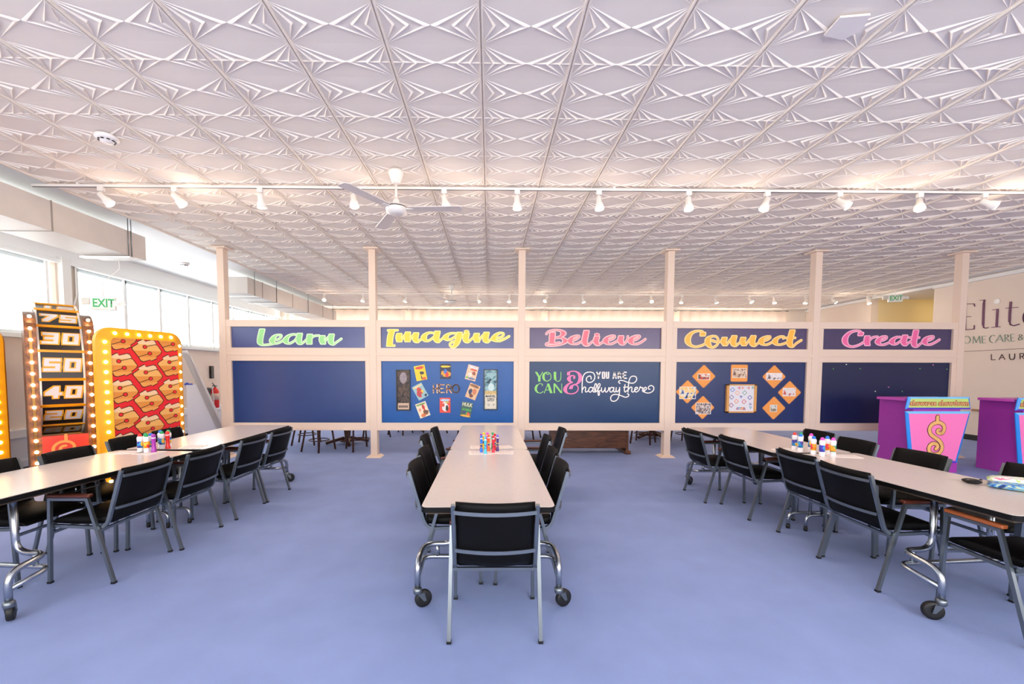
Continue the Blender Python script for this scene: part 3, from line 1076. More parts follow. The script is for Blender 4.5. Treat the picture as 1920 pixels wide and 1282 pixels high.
def build_cards():
    sc = 1920 / 260.0
    a = 110 / sc * MPX
    orange = mat('orange_card', (242, 158, 76), .6, noise=.02)
    data = [((440, 262), 45, (440, 266, 170, 88), 'upper left', [(70, 50, 44), (180, 140, 120), (236, 226, 216), (200, 70, 50), (90, 90, 70), (50, 40, 40)]),
            ((930, 217), 0, (935, 216, 200, 132), 'top middle, square on', [(60, 44, 40), (150, 116, 96), (232, 214, 196), (206, 176, 150), (120, 84, 70), (40, 34, 36)]),
            ((1412, 267), 45, (1412, 264, 226, 98), 'upper right', [(40, 34, 44), (236, 226, 226), (240, 232, 230), (228, 216, 216), (110, 90, 96), (54, 44, 52)]),
            ((213, 475), 45, (215, 490, 232, 172), 'at the left edge', [(70, 60, 56), (236, 190, 110), (244, 206, 130), (230, 220, 200), (60, 90, 160), (50, 44, 44)]),
            ((1625, 485), 45, (1620, 478, 180, 116), 'at the right edge', [(40, 36, 44), (220, 212, 210), (232, 224, 222), (226, 216, 216), (216, 90, 86), (44, 40, 50)]),
            ((425, 692), 45, (432, 706, 216, 158), 'lower left', [(30, 26, 30), (60, 50, 52), (226, 214, 210), (120, 100, 96), (200, 186, 180), (36, 32, 36)]),
            ((1408, 700), 45, (1404, 704, 98, 98), 'lower right', [(110, 130, 120), (190, 200, 196), (222, 226, 222), (160, 150, 130), (120, 110, 100), (80, 90, 80)])]
    for i, (c, rot, ph, where, cols) in enumerate(data):
        def parts(t, rot=rot, ph=ph, cols=cols, i=i, c=c):
            s, r = math.sin(math.radians(rot)), math.cos(math.radians(rot))
            pts = [(x * r - z * s, x * s + z * r) for x, z in zigzag(a, 13, .016)]
            MB().prism(pts, lambda u, v, d: (u, -d, v), 0, .003).build('card', orange, t)
            x, z = (ph[0] - c[0]) / sc * MPX, -(ph[1] - c[1]) / sc * MPX
            w, h = ph[2] / sc * MPX, ph[3] / sc * MPX
            p = MB()
            rect(p, x - w / 2, x + w / 2, z - h / 2, z + h / 2, -.005, -.003)
            po = p.build('photograph', M_PAPER, t)
            q = MB()
            e = .008
            rect(q, x - w / 2 + e, x + w / 2 - e, z - h / 2 + e, z + h / 2 - e, -.0065, -.005)
            q.build('picture', collage('photo_print_%d' % i, cols, 10), po)
        local_card((1260 + c[0] / sc, 670 + c[1] / sc), 'photo_card', parts, 'orange zigzag edged card with a snapshot on it, %s of the ring' % where if 'edge' not in where else 'orange zigzag edged card with a snapshot on it, %s of the board' % where,
                   'card', 'orange cards with snapshots')

    def art(t):
        w, h = 417 / sc * MPX, 396 / sc * MPX
        f = MB()
        for x0, x1, z0, z1 in ((-w / 2, w / 2, h / 2 - .022, h / 2), (-w / 2, w / 2, -h / 2, -h / 2 + .025), (-w / 2, -w / 2 + .042, -h / 2, h / 2), (w / 2 - .042, w / 2, -h / 2, h / 2)):
            f.box2((x0, -.05, z0), (x1, 0, z1), bev=.002)
        f.build('frame', wood('pine_frame', (206, 146, 78), (226, 168, 96), .5, 5), t)
        cv = MB()
        rect(cv, -w / 2 + .042, w / 2 - .042, -h / 2 + .025, h / 2 - .022, -.038, -.005)
        cv.build('canvas', mat('canvas_white', (226, 224, 232), .6), t)
        C0 = (942, 567)
        inks = {'b': (30, 120, 196), 'r': (222, 56, 70), 'o': (244, 140, 60), 'g': (70, 160, 130), 'p': (104, 92, 150), 'y': (248, 176, 96), 'n': (26, 70, 160), 'm': (164, 40, 110), 'c': (60, 180, 220), 'v': (110, 110, 190)}
        order = list(inks)
        mb = MB()
        fn = lambda u, v, d: ((u - C0[0]) / sc * MPX, -d, -(v - C0[1]) / sc * MPX)

        def shape(x, y, r, col, n, turn):
            mb.mi = order.index(col)
            P = [(x + r * math.cos(turn + 2 * math.pi * k / n), y + r * math.sin(turn + 2 * math.pi * k / n)) for k in range(n + 1)]
            for q in mono([P], 7.5, straight=True):
                mb.poly([fn(u, v, .0385) for u, v in q])
        for x, y, c in ((815, 445, 'b'), (885, 488, 'y'), (985, 486, 'g'), (805, 548, 'p'), (1060, 552, 'n'), (873, 605, 'o'), (980, 610, 'r'), (803, 660, 'm')):
            shape(x, y, 30, c, 4, 0)
        for x, y, c, tr in ((908, 418, 'r', math.pi), (955, 418, 'o', 0), (1040, 418, 'o', math.pi), (1098, 415, 'g', 0), (937, 540, 'n', math.pi / 2), (1070, 645, 'v', -math.pi / 2), (1075, 690, 'c', math.pi / 2),
                            (890, 708, 'm', -math.pi / 2), (918, 698, 'c', math.pi / 2), (945, 708, 'o', -math.pi / 2), (968, 698, 'y', math.pi / 2), (988, 710, 'm', -math.pi / 2)):
            shape(x, y, 18, c, 3, tr)
        mb.build('artwork', [mat('shape_' + k, inks[k], .5) for k in order], t)
    local_card((1260 + 942 / sc, 670 + 567 / sc), 'shape_picture', art, 'wood framed white canvas of small coloured squares and triangles', 'picture')


def build_pins():
    pts = [((685, 185), 'w'), ((490, 252), 'g'), ((893, 250), 'g'), ((1120, 588), 'w'), ((1320, 525), 'p'), ((1523, 590), 'g')]
    sc = 8.01
    P = [(1500 + x / sc, 660 + y / sc, c) for (x, y), c in pts] + [(1723.5, 691, 'g'), (1748, 684, 'p'), (1774, 692, 'g')]
    cols = {'w': ((236, 236, 240), 'white'), 'g': ((110, 170, 100), 'green'), 'p': ((230, 150, 200), 'pink')}
    where = ['near the top left of the bare navy board', 'at the far left of the bare navy board', 'third from the left, high on the bare navy board', 'low, nearest the podium top', 'low and highest above the podium top',
             'low, rightmost above the podium top', 'high, just right of the middle of the bare navy board', 'at the top right of the bare navy board', 'furthest right on the bare navy board']
    for (x, y, c), w in zip(P, where):
        p = bpt(x, y, 0)
        o = MB().lathe([(.004, 0), (.004, -.006), (.009, -.008), (.011, -.014), (.008, -.02)], axis='Y', seg=10).build('push_pin', mat('pin_' + c, cols[c][0], .35))
        o.location = p
        tag(o, '%s push pin %s' % (cols[c][1], w), 'pin', 'pins on the dark board')


# ------------------------------------------------------------------ tables
def make_table(name_label, L, cx, cy, rz, inner, post=.26, bar=.48, hw=.2, io=.022, cang=(.5, .5)):
    """folding table with caster frame at one end. Local y runs along the table; inner = +1 if the seam end is at +y"""
    t = thing('folding_table', name_label, 'table', (cx, cy, 0), rz, 'grey topped folding tables in three rows')
    W, T = .77, .74
    k = .035
    out = []
    for sx, sy in ((1, 1), (-1, 1), (-1, -1), (1, -1)):
        a0 = {(1, 1): 0, (-1, 1): 90, (-1, -1): 180, (1, -1): 270}[(sx, sy)]
        for j in range(5):
            a = math.radians(a0 + 90 * j / 4)
            out.append((sx * (W / 2 - k) + k * math.cos(a), sy * (L / 2 - k) + k * math.sin(a)))
    s = 1 - .006 / W
    MB().prism([(x * s, y * s) for x, y in out], lambda u, v, d: (u, v, d), T - .004, T).build('laminate_top', M_LAM, t)
    mb = MB()
    mb.prism(out, lambda u, v, d: (u, v, d), T - .034, T - .004)
    mb.build('edge_band', M_EDGE, t)
    MB().box2((-W / 2 + .03, -L / 2 + .03, T - .05), (W / 2 - .03, L / 2 - .03, T - .0345)).build('underside', M_UNDER, t)
    e = -inner                                         # the end with the casters
    yp = e * (L / 2 - post)                             # caster post
    yb = e * (L / 2 - bar)                             # cross bars
    r = .019
    f = MB()
    f.tube(fillet([(.215, yb, T - .05), (.215, yb, .325), (.44, yb, .325), (.45, yp, .305), (.45, yp, .125)], .09), r)
    f.tube(fillet([(-.215, yb, T - .05), (-.215, yb, .325), (-.44, yb, .325), (-.45, yp, .305), (-.45, yp, .125)], .09), r)
    f.tube(fillet([(.45, yp, .20), (.45, yb, .235), (-.45, yb, .235), (-.45, yp, .20)], .06), r * .85)
    for s in (-1, 1):
        f.tube([(s * .35, yb, .235), (s * .35, yb, .325)], r * .8)
        f.box2((s * .215 - .05, yb - .06, T - .058), (s * .215 + .05, yb + .06, T - .05))
    f.build('caster_frame', M_CHROME, t)
    for s, ang in ((-1, cang[0]), (1, cang[1])):
        w = MB()
        w.lathe([(.024, .095), (.028, .105), (.028, .128), (.02, .135)], (s * .45, yp, 0), 14)
        ca, sa = math.cos(ang), math.sin(ang)
        off = Vector((.038 * ca, .038 * sa, 0))
        c0 = Vector((s * .45, yp, 0)) + off
        nrm = Vector((-sa, ca, 0))
        for q in (-1, 1):
            p = c0 + nrm * .022 * q
            w.prism([(-.045, .1), (.0, .1), (.014, .045), (-.004, .045)], lambda u, v, d, p=p: (p.x + ca * u + nrm.x * d, p.y + sa * u + nrm.y * d, v), -.002, .002)
        w.tube([c0 - nrm * .026 + Vector((0, 0, .055)), c0 + nrm * .026 + Vector((0, 0, .055))], .008, 8)
        co = w.build('caster', M_STEEL, t)
        wh = MB()
        wh.lathe([(.03, -.014), (.052, -.016), (.055, -.010), (.055, .010), (.052, .016), (.03, .014)], (0, 0, 0), 24, 'Y')
        wo = wh.build('wheel', M_RUBBER, co)
        wo.matrix_local = Matrix.Translation(c0 + Vector((0, 0, .0555))) @ Matrix.Rotation(math.atan2(-nrm.x, nrm.y), 4, 'Z')
    # low leg frame under the seam end
    yi = inner * (L / 2 - io)
    g = MB()
    g.tube(fillet([(-hw, yi, .03), (-hw, yi, .15), (hw, yi, .15), (hw, yi, .03)], .07), .014)
    for s in (-1, 1):
        g.tube([(s * hw * .6, yi, .15), (s * hw * .6, yi, T - .05)], .013)
    g.build('leg_frame', M_CHROME, t)
    for s in (-1, 1):
        MB().lathe([(.016, 0.0), (.018, .02), (.015, .045)], (s * hw, yi, 0), 12).build('foot_glide', M_RUBBER, t)
    MB().box2((-.03, -L / 2 + .12, T - .085), (.03, L / 2 - .12, T - .05)).build('apron_rail', M_EDGE, t)
    lk = MB()
    lk.tube([(.3, yb - e * .3, T - .07), (.3, yb - e * .3, T - .10), (.3, yb - e * .45, T - .10), (.3, yb - e * .45, T - .07)], .006, 8)
    lk.build('latch', M_CHROME, t)
    return t


def build_tables():
    make_table('nearest grey table of the middle row, an empty chair at its end', 1.71, -.008, 3.166, 0, 1)
    make_table('far grey table of the middle row, reaching to the partition', 1.795, -.008, 4.927, 0, -1)
    make_table('near grey table of the left row, running out of the frame', 1.76, -3.26, 3.09, math.radians(-5), 1, .26, .48, .10, .022, (2.4, 2.35))
    make_table('far grey table of the left row, by the leaning white board', 1.79, -3.185, 4.93, math.radians(1), -1)
    make_table('near grey table of the right row with a pouch on it', 1.66, 3.158, 3.007, math.radians(4), 1, .27, .52, .10, .004, (2.75, 2.6))
    make_table('far grey table of the right row, in front of the orange cards', 1.76, 3.085, 4.755, 0, -1, .22, .42)


# ------------------------------------------------------------------ chairs
def make_chair(label, arm=None):
    t = thing('conference_chair', label, 'chair', (0, 0, 0), 0, 'black armchairs around the tables')
    q = .0105
    for s in (-1, 1):
        f = MB()
        f.tube([(s * .255, .225, .012), (s * .253, .200, .606)], q, square=True)
        f.mi = 1
        f.box2((s * .255 - .013, .212, 0), (s * .255 + .013, .238, .014))
        f.build('front_leg', [M_STEEL, M_RUBBER], t)
        f = MB()
        f.tube([(s * .255, -.225, .012), (s * .253, -.062, .606)], q, square=True)
        f.mi = 1
        f.box2((s * .255 - .013, -.238, 0), (s * .255 + .013, -.212, .014))
        f.build('rear_leg', [M_STEEL, M_RUBBER], t)
        f = MB()
        f.tube([(s * .253, .21, .603), (s * .253, -.072, .603)], q * .9, square=True)
        f.build('arm_rail', M_STEEL, t)
        f = MB()
        f.box((s * .246, .068, .626), (.038, .30, .024), bev=.008)
        f.build('armrest', arm or M_ARM, t)
        f = MB()
        f.tube(fillet([(s * .226, .215, .405), (s * .226, -.165, .388), (s * .226, -.285, .80)], .07), .0105, square=True)
        f.build('side_rail', M_STEEL, t)
    f = MB()
    f.tube([(-.247, -.124, .374), (.247, -.124, .374)], .009, square=True)
    f.build('stretcher', M_STEEL, t)
    f = MB()
    f.tube([(-.247, .21, .36), (.247, .21, .36)], .009, square=True)
    f.build('stretcher', M_STEEL, t)

    def backy(z):
        return -.178 - (z - .42) * .281
    for z in (.762, .53):
        f = MB()
        n = 8
        pts = []
        for i in range(n + 1):
            u = -1 + 2 * i / n
            pts.append((u * .222, backy(z) - .022 - .040 * (1 - u * u), z))
        for a, b in zip(pts[:-1], pts[1:]):
            f.prism([(-.010, -.004), (.010, -.004), (.010, .004), (-.010, .004)],
                    lambda u, v, d, a=a, b=b: tuple(a[i] + (b[i] - a[i]) * d + (0, v, u)[i] for i in range(3)), 0, 1)
        f.build('back_bar', M_STEEL, t)
    # backrest pad: curved cushion
    f = MB()
    nu, nv = 10, 12
    grid = {}
    for side in (0, 1):
        for i in range(nu + 1):
            for j in range(nv + 1):
                u, v = -1 + 2 * i / nu, j / nv
                z = .432 + .383 * v
                rim = min(1, (1 - abs(u)) * 6 + .18) * min(1, min(v, 1 - v) * 8 + .2)
                th = .019 * math.sqrt(rim)
                y = backy(z) - .038 * (1 - u * u) + .010 + (th if side == 0 else -th)
                grid[side, i, j] = f.bm.verts.new((u * .213, y, z))
    fs = []
    for i in range(nu):
        for j in range(nv):
            fs.append(f.bm.faces.new((grid[0, i, j], grid[0, i + 1, j], grid[0, i + 1, j + 1], grid[0, i, j + 1])))
            fs.append(f.bm.faces.new((grid[1, i, j], grid[1, i, j + 1], grid[1, i + 1, j + 1], grid[1, i + 1, j])))
    for i in range(nu):
        fs.append(f.bm.faces.new((grid[0, i, 0], grid[1, i, 0], grid[1, i + 1, 0], grid[0, i + 1, 0])))
        fs.append(f.bm.faces.new((grid[0, i, nv], grid[0, i + 1, nv], grid[1, i + 1, nv], grid[1, i, nv])))
    for j in range(nv):
        fs.append(f.bm.faces.new((grid[0, 0, j], grid[0, 0, j + 1], grid[1, 0, j + 1], grid[1, 0, j])))
        fs.append(f.bm.faces.new((grid[0, nu, j], grid[1, nu, j], grid[1, nu, j + 1], grid[0, nu, j + 1])))
    f._tag(fs, True)
    f.build('backrest', M_VINYL, t)
    # seat pad with a waterfall front
    f = MB()
    n = 14
    prof = []
    for i in range(n + 1):
        y = -.17 + .415 * i / n
        dz = .012 * math.sin(math.pi * i / n) - (.03 * max(0, (i / n - .8) / .2) ** 2) + .02 * max(0, (.15 - i / n) / .15)
        prof.append((y, .458 + dz))
    for i in range(n, -1, -1):
        y = -.17 + .415 * i / n
        prof.append((y, .415 - .008 * math.sin(math.pi * i / n)))
    xs = [-.213, -.20, .20, .213]
    rings = []
    for x in xs:
        k = .72 if abs(x) > .205 else 1.0
        rings.append([f.bm.verts.new((x, .037 + (y - .037) * (.985 if k < 1 else 1), .436 + (z - .436) * k)) for y, z in prof])
    fs = []
    for a, b in zip(rings[:-1], rings[1:]):
        for i in range(len(prof)):
            j = (i + 1) % len(prof)
            fs.append(f.bm.faces.new((a[i], a[j], b[j], b[i])))
    fs += [f.bm.faces.new(list(reversed(rings[0]))), f.bm.faces.new(rings[-1])]
    f._tag(fs, True)
    f.build('seat', M_VINYL, t)
    return t


def build_chairs():
    R, Lf = -math.pi / 2, math.pi / 2           # facing +x, facing -x
    row = [
        (.03, 2.452, 0, 'black armchair at the near end of the middle table, its back to us'),
        (-.285, 3.125, R, 'nearest black armchair on the left side of the middle row'),
        (-.305, 3.672, R, 'second nearest black armchair on the left side of the middle row'),
        (-.415, 4.40, R, 'third black armchair on the left side of the middle row'),
        (-.385, 4.96, R, 'furthest black armchair on the left side of the middle row, by the partition'),
        (.265, 3.112, Lf, 'nearest black armchair on the right side of the middle row'),
        (.275, 3.65, Lf, 'second nearest black armchair on the right side of the middle row'),
        (.325, 4.375, Lf, 'third black armchair on the right side of the middle row'),
        (.59, 4.95, Lf, 'furthest black armchair right of the middle row, pulled well out'),
        (-2.885, 3.150, Lf, 'nearest black armchair on the aisle side of the left row, its back to the aisle'),
        (-2.812, 3.692, Lf, 'second nearest black armchair on the aisle side of the left row'),
        (-2.780, 4.395, Lf, 'third black armchair on the aisle side of the left row'),
        (-2.765, 4.95, Lf, 'furthest black armchair on the aisle side of the left row'),
        (-3.49, 3.09, R, 'black armchair behind the left table, cut by the left edge of the photo'),
        (-3.415, 3.635, R, 'black armchair behind the left table, before the big wheel'),
        (-3.52, 4.345, R, 'black armchair behind the left table, before the left edge of the dollar panel'),
        (-3.53, 4.885, R, 'black armchair behind the left table, behind the dauber bottles'),
        (2.895, 2.997, R, 'nearest black armchair on the aisle side of the right row, its back to the aisle'),
        (2.945, 3.54, R, 'second nearest black armchair on the aisle side of the right row'),
        (2.862, 4.357, R, 'third black armchair on the aisle side of the right row'),
        (2.70, 4.905, R, 'furthest black armchair on the aisle side of the right row, above a caster'),
        (3.585, 4.775, Lf, 'furthest black armchair behind the right table, behind the dauber bottles'),
        (3.50, 4.185, Lf, 'black armchair behind the right table, just right of the dauber bottles'),
        (3.485, 3.535, Lf, 'black armchair behind the right table, before the pink podium front'),
        (3.745, 2.93, Lf, 'black armchair behind the right table, behind the patterned pouches'),
    ]
    first = None
    for x, y, rz, lab in row:
        if first is None:
            first = make_chair(lab)
            first.location = (x, y, 0)
            first.rotation_euler = (0, 0, rz)
        else:
            dup(first, (x, y, 0), rz + random.uniform(-.012, .012), lab)
    e = make_chair('armchair with orange wood arms tucked in at the near end of the right table', M_ARMO)
    e.location = (3.19, 2.375, 0)
    e.rotation_euler = (0, 0, .03)


# ------------------------------------------------------------------ dauber bottles and table things
def dab_label(name, cols):
    m = mat('dab_' + name, cols[0], .35)
    nt = m.node_tree
    b = nt.nodes['Principled BSDF']
    tc = nt.nodes.new('ShaderNodeTexCoord')
    n = nt.nodes.new('ShaderNodeTexNoise')
    n.inputs['Scale'].default_value = 22
    n.inputs['Detail'].default_value = 1
    r = nt.nodes.new('ShaderNodeValToRGB')
    r.color_ramp.interpolation = 'CONSTANT'
    while len(r.color_ramp.elements) < len(cols):
        r.color_ramp.elements.new(.5)
    for i, c in enumerate(cols):
        r.color_ramp.elements[i].position = 0 if i == 0 else .38 + .24 * (i - 1) / max(1, len(cols) - 2)
        r.color_ramp.elements[i].color = (*lin(c), 1)
    nt.links.new(tc.outputs['Object'], n.inputs['Vector'])
    nt.links.new(n.outputs['Fac'], r.inputs[0])
    nt.links.new(r.outputs[0], b.inputs['Base Color'])
    return m


def bottle(x, y, cap, lab, white=True, body=None, h=.165, cols=None, group=None, fat=1.0):
    t = thing('dauber_bottle', lab, 'bottle', (x, y, .74), random.uniform(0, 6), group)
    bm_ = mat('bottle_white', (244, 243, 246), .3) if white else mat('bottle_%d_%d_%d' % body, body, .3)
    r = .0205 * fat
    k = h / .165
    if white:
        MB().lathe([(r * .93, 0), (r, .004), (r, .045 * k), (r * .97, .05 * k), (r * .97, .105 * k), (r, .11 * k), (r * 1.08, .122 * k), (r, .134 * k), (r * .72, .142 * k)], seg=18).build('body', bm_, t)
        MB().lathe([(r * .7, .141 * k), (r * .74, .15 * k), (r * .6, .159 * k), (r * .3, .165 * k), (.0005, .1665 * k)], seg=16).build('cap', mat('cap_%d_%d_%d' % cap, cap, .4), t)
        MB().lathe([(r * 1.012, .04 * k), (r * 1.012, .098 * k)], seg=18).build('label', dab_label('_'.join(str(v) for c in cols for v in c), cols), t)
    else:
        MB().lathe([(r * 1.05, 0), (r * 1.1, .003), (r * .9, .02 * k), (r * .72, .05 * k), (r * .72, .085 * k), (r * .9, .118 * k), (r * .95, .122 * k), (r * .8, .126 * k)], seg=18).build('body', bm_, t)
        MB().lathe([(r * .82, .124 * k), (r * .84, .132 * k), (r * .6, .134 * k)], seg=16).build('collar', mat('bottle_white', (244, 243, 246), .3), t)
        p = [(r * .86 * math.cos(a), .147 * k + r * .95 * math.sin(a)) for a in [math.radians(v) for v in (-50, -25, 0, 25, 50, 70, 88)]]
        MB().lathe(p, seg=16).build('cap', mat('cap_%d_%d_%d' % cap, cap, .4), t)
        if cols:
            MB().lathe([(r * .735, .048 * k), (r * .735, .084 * k)], seg=18).build('label', dab_label('_'.join(str(v) for c in cols for v in c), cols), t)
    return t


RED, GREEN, BLUE, PURPLE, YELLOW, PINK, ORANGE, SKY, VIOLET = (226, 44, 44), (30, 160, 90), (30, 118, 222), (150, 50, 160), (250, 206, 30), (234, 78, 196), (246, 112, 34), (60, 190, 230), (126, 104, 216)


def build_bottles():
    g = 'dauber bottles on the middle table'
    cl = [(30, 60, 140), (240, 190, 60), (60, 40, 70), (240, 220, 200)]
    for x, y, c, lab in [
            (-.085, 3.98, (164, 50, 156), 'purple capped dauber bottle behind the blue one, far left of middle cluster'),
            (-.08, 3.88, (30, 124, 232), 'blue dauber bottle with yellow patch, front left of middle cluster'),
            (-.060, 4.065, (250, 206, 30), 'yellow capped dauber bottle at the back of middle cluster'),
            (-.024, 4.07, (240, 80, 196), 'pink capped dauber bottle at the back middle of middle cluster'),
            (-.042, 3.81, (70, 194, 236), 'pale sky blue dauber bottle, nearest of middle cluster'),
            (-.012, 3.93, (244, 106, 30), 'orange dauber bottle in the middle cluster'),
            (.028, 4.07, (26, 158, 90), 'green capped dauber bottle hidden behind the red ones'),
            (.048, 3.985, (214, 30, 44), 'red capped dauber bottle second from the right of middle cluster'),
            (.034, 3.87, (236, 34, 70), 'crimson dauber bottle in the front right of middle cluster'),
            (.074, 3.93, (118, 100, 214), 'violet capped dark purple dauber bottle, rightmost of middle cluster')]:
        body = (70, 40, 120) if c == (118, 100, 214) else c
        bottle(x, y, c, lab, False, body, .168, cl if c not in ((70, 194, 236), (236, 34, 70)) else [c, tuple(int(v * .8) for v in c), (236, 120, 150)], g, fat=.7)
    g = 'dauber bottles on the right table'
    A = [(250, 200, 60), (30, 150, 210), (60, 60, 160), (120, 40, 130)]
    B = [(240, 60, 70), (248, 150, 30), (252, 196, 50), (240, 90, 60)]
    D = [(250, 190, 40), (252, 150, 40), (60, 160, 110), (30, 130, 220)]
    for x, y, c, cc, lab in [
            (3.004, 4.014, RED, A, 'white dauber bottle with a red cap, leftmost on the right table'),
            (2.992, 3.92, BLUE, A, 'white dauber bottle with a blue cap in front of the green one'),
            (3.07, 4.02, GREEN, A, 'white dauber bottle with a green cap on the right table'),
            (3.118, 3.95, PINK, A, 'white dauber bottle with a pink cap, at the back right of the green'),
            (3.013, 3.785, BLUE, B, 'white dauber bottle with blue cap and orange label, middle front'),
            (3.033, 3.71, PINK, [(40, 140, 210), (60, 60, 180), (170, 40, 160)], 'white dauber bottle with a pink cap and blue label, nearest on the right table'),
            (3.145, 3.79, BLUE, B, 'white dauber bottle with a blue cap behind the two pink ones'),
            (3.126, 3.70, PINK, D, 'white dauber bottle with pink cap and yellow label, rightmost on the right table')]:
        bottle(x, y, c, lab, True, None, .172, cc, g, 1.08)
    g = 'dauber bottles on the left table'
    for x, y, c, cc, wt, lab in [
            (-3.285, 3.895, RED, A, True, 'white dauber bottle with a red cap, leftmost on the left table'),
            (-3.273, 3.945, GREEN, A, True, 'white dauber bottle with a green cap, second from left on the left table'),
            (-3.213, 3.88, GREEN, B, True, 'white dauber bottle with green cap and orange label at the front'),
            (-3.222, 3.942, BLUE, A, True, 'white dauber bottle with a blue cap behind the purple one'),
            (-3.150, 3.885, (164, 50, 170), None, False, 'all purple dauber bottle, nearest on the left table'),
            (-3.276, 4.125, BLUE, A, True, 'white dauber bottle with a blue cap at the back of the left table'),
            (-3.215, 4.066, GREEN, A, True, 'white dauber bottle with a green cap before the red ones'),
            (-3.216, 4.15, (70, 176, 110), A, True, 'white dauber bottle with a pale green cap behind the red ones'),
            (-3.158, 4.064, (222, 40, 40), None, False, 'all red dauber bottle, rightmost on the left table')]:
        if wt:
            bottle(x, y, c, lab, True, None, .172, cc, g, 1.12)
        else:
            bottle(x, y, c, lab, False, c, .172, None, g, 1.05)

    def sheet(name, cx, cy, w, h, rz, lab, z=.7405):
        m = mat('bingo_paper', (238, 228, 222), .55)
        o = MB().box((0, 0, .0012), (w, h, .0024)).build(name, m)
        o.location = (cx, cy, z)
        o.rotation_euler = (0, 0, rz)
        ln = MB()
        for k in range(5):
            ln.box((-w * .3 + k * w * .15, 0, .0026), (.003, h * .8, .0006))
            ln.box((0, -h * .3 + k * h * .15, .0026), (w * .8, .003, .0006))
        ln.build('print', mat('print_grey', (206, 190, 186), .6), o)
        tag(o, lab, 'paper', 'game sheets under the bottles')
    sheet('paper_sheet', -.09, 3.86, .22, .16, .1, 'white game sheet under the left bottles of the middle table')
    sheet('paper_sheet', .13, 3.88, .2, .15, -.15, 'white game sheet under the right bottles of the middle table')
    sheet('paper_sheet', -.1, 4.14, .2, .13, .05, 'white game sheet on the far middle table, past the seam')
    sheet('paper_sheet', .12, 4.15, .2, .14, .3, 'white game sheet on the far middle table, right of the bottles')
    sheet('paper_sheet', -3.36, 3.87, .24, .14, .2, 'white game sheet left of the bottles on the left table')
    sheet('paper_sheet', -3.17, 3.86, .2, .16, -.1, 'white game sheet under the purple bottle')
    sheet('paper_sheet', -2.98, 4.16, .2, .16, .2, 'white game sheet right of the red bottle')
    sheet('paper_sheet', 2.92, 4.0, .22, .16, .3, 'white game sheet left of the bottles on the right table')
    sheet('paper_sheet', 3.22, 3.70, .26, .13, -.2, 'white game sheet right of the bottles on the right table')
    # pouches
    def pillow(w, d, h):
        b = MB()
        n, k = 12, 8
        g = {}
        for s in (1, -1):
            for i in range(n + 1):
                for j in range(k + 1):
                    u, v = -1 + 2 * i / n, -1 + 2 * j / k
                    z = h / 2 * ((1 - u ** 4) * (1 - v ** 4)) ** .5 + (.004 * math.sin(5 * u + 3 * v) * (1 - u * u) * (1 - v * v) if s > 0 else -.0006)
                    g[s, i, j] = b.bm.verts.new((u * w / 2, v * d / 2, h / 2 + s * max(z, .0008)))
            fs = [b.bm.faces.new((g[s, i, j], g[s, i + 1, j], g[s, i + 1, j + 1], g[s, i, j + 1])) for i in range(n) for j in range(k)]
            b._tag(fs, True)
        bmesh.ops.remove_doubles(b.bm, verts=b.bm.verts, dist=.002)
        return b
    t = thing('patterned_pouch', 'blue patterned zip pouch lying flat on the right table', 'pouch', (3.50, 2.60, .74), -.9)
    pillow(.36, .18, .034).build('body', collage('pouch_blue', [(20, 60, 140), (30, 110, 200), (120, 190, 230), (190, 210, 180), (40, 130, 210), (16, 50, 120)], 16), t)
    MB().box((0, -.083, .017), (.26, .008, .006)).build('zip', mat('zip_dark', (30, 40, 80), .5), t)
    t = thing('patterned_pouch', 'pale pouch with pink and lime patches behind the blue pouch', 'pouch', (3.62, 2.73, .74), -.85)
    pillow(.32, .15, .05).build('body', collage('pouch_pale', [(236, 120, 150), (226, 232, 226), (236, 236, 232), (180, 210, 90), (214, 222, 220), (120, 120, 130)], 13), t)
    MB().box((.15, .02, .026), (.05, .09, .045), bev=.02).build('end_tab', mat('lime_cloth', (140, 206, 60), .6), t)
    t = thing('glasses_case', 'small black oval case at the tip of the blue pouch', 'case', (3.35, 2.80, .74), -.6)
    MB().ball((0, 0, .016), .05, 16, 10, .32).build('body', mat('case_black', (12, 12, 13), .3, spec=.3), t)
    MB().tube([(.03, .01, .018), (.05, .03, .028), (.06, .045, .02)], .004, 6).build('strap', mat('case_black', (12, 12, 13), .3, spec=.3), t)


# ------------------------------------------------------------------ big wheel
M_BULB = mat('bulb_glow', (255, 236, 200), .4, emit=(255, 214, 150), estr=14)
M_YEL = mat('marquee_yellow', (250, 170, 14), .38)
M_WOODB = wood('cabinet_brown', (92, 56, 34), (126, 82, 52), .4)


def bulb_mesh():
    b = MB()
    b.ball((0, 0, 0), .0185, 10, 7)
    o = b.build('bulb', M_BULB)
    me = o.data
    bpy.data.objects.remove(o)
    return me


def add_bulb(me, parent, loc, first=None):
    o = bpy.data.objects.new('bulb', me)
    o.location = loc
    o.parent = parent
    C.objects.link(o)
    return o


DIG = {
    '0': [[(0, 0), (40, 0), (40, 60), (0, 60), (0, 0)]],
    '1': [[(26, 0), (26, 60)]],
    '2': [[(0, 0), (40, 0), (40, 30), (0, 30), (0, 60), (40, 60)]],
    '3': [[(0, 0), (40, 0), (40, 60), (0, 60)], [(8, 30), (40, 30)]],
    '4': [[(30, 0), (0, 40), (44, 40)], [(30, 0), (30, 60)]],
    '5': [[(40, 0), (0, 0), (0, 30), (40, 30), (40, 60), (0, 60)]],
    '6': [[(40, 0), (0, 0), (0, 60), (40, 60), (40, 30), (0, 30)]],
    '7': [[(0, 0), (42, 0), (12, 60)]],
}


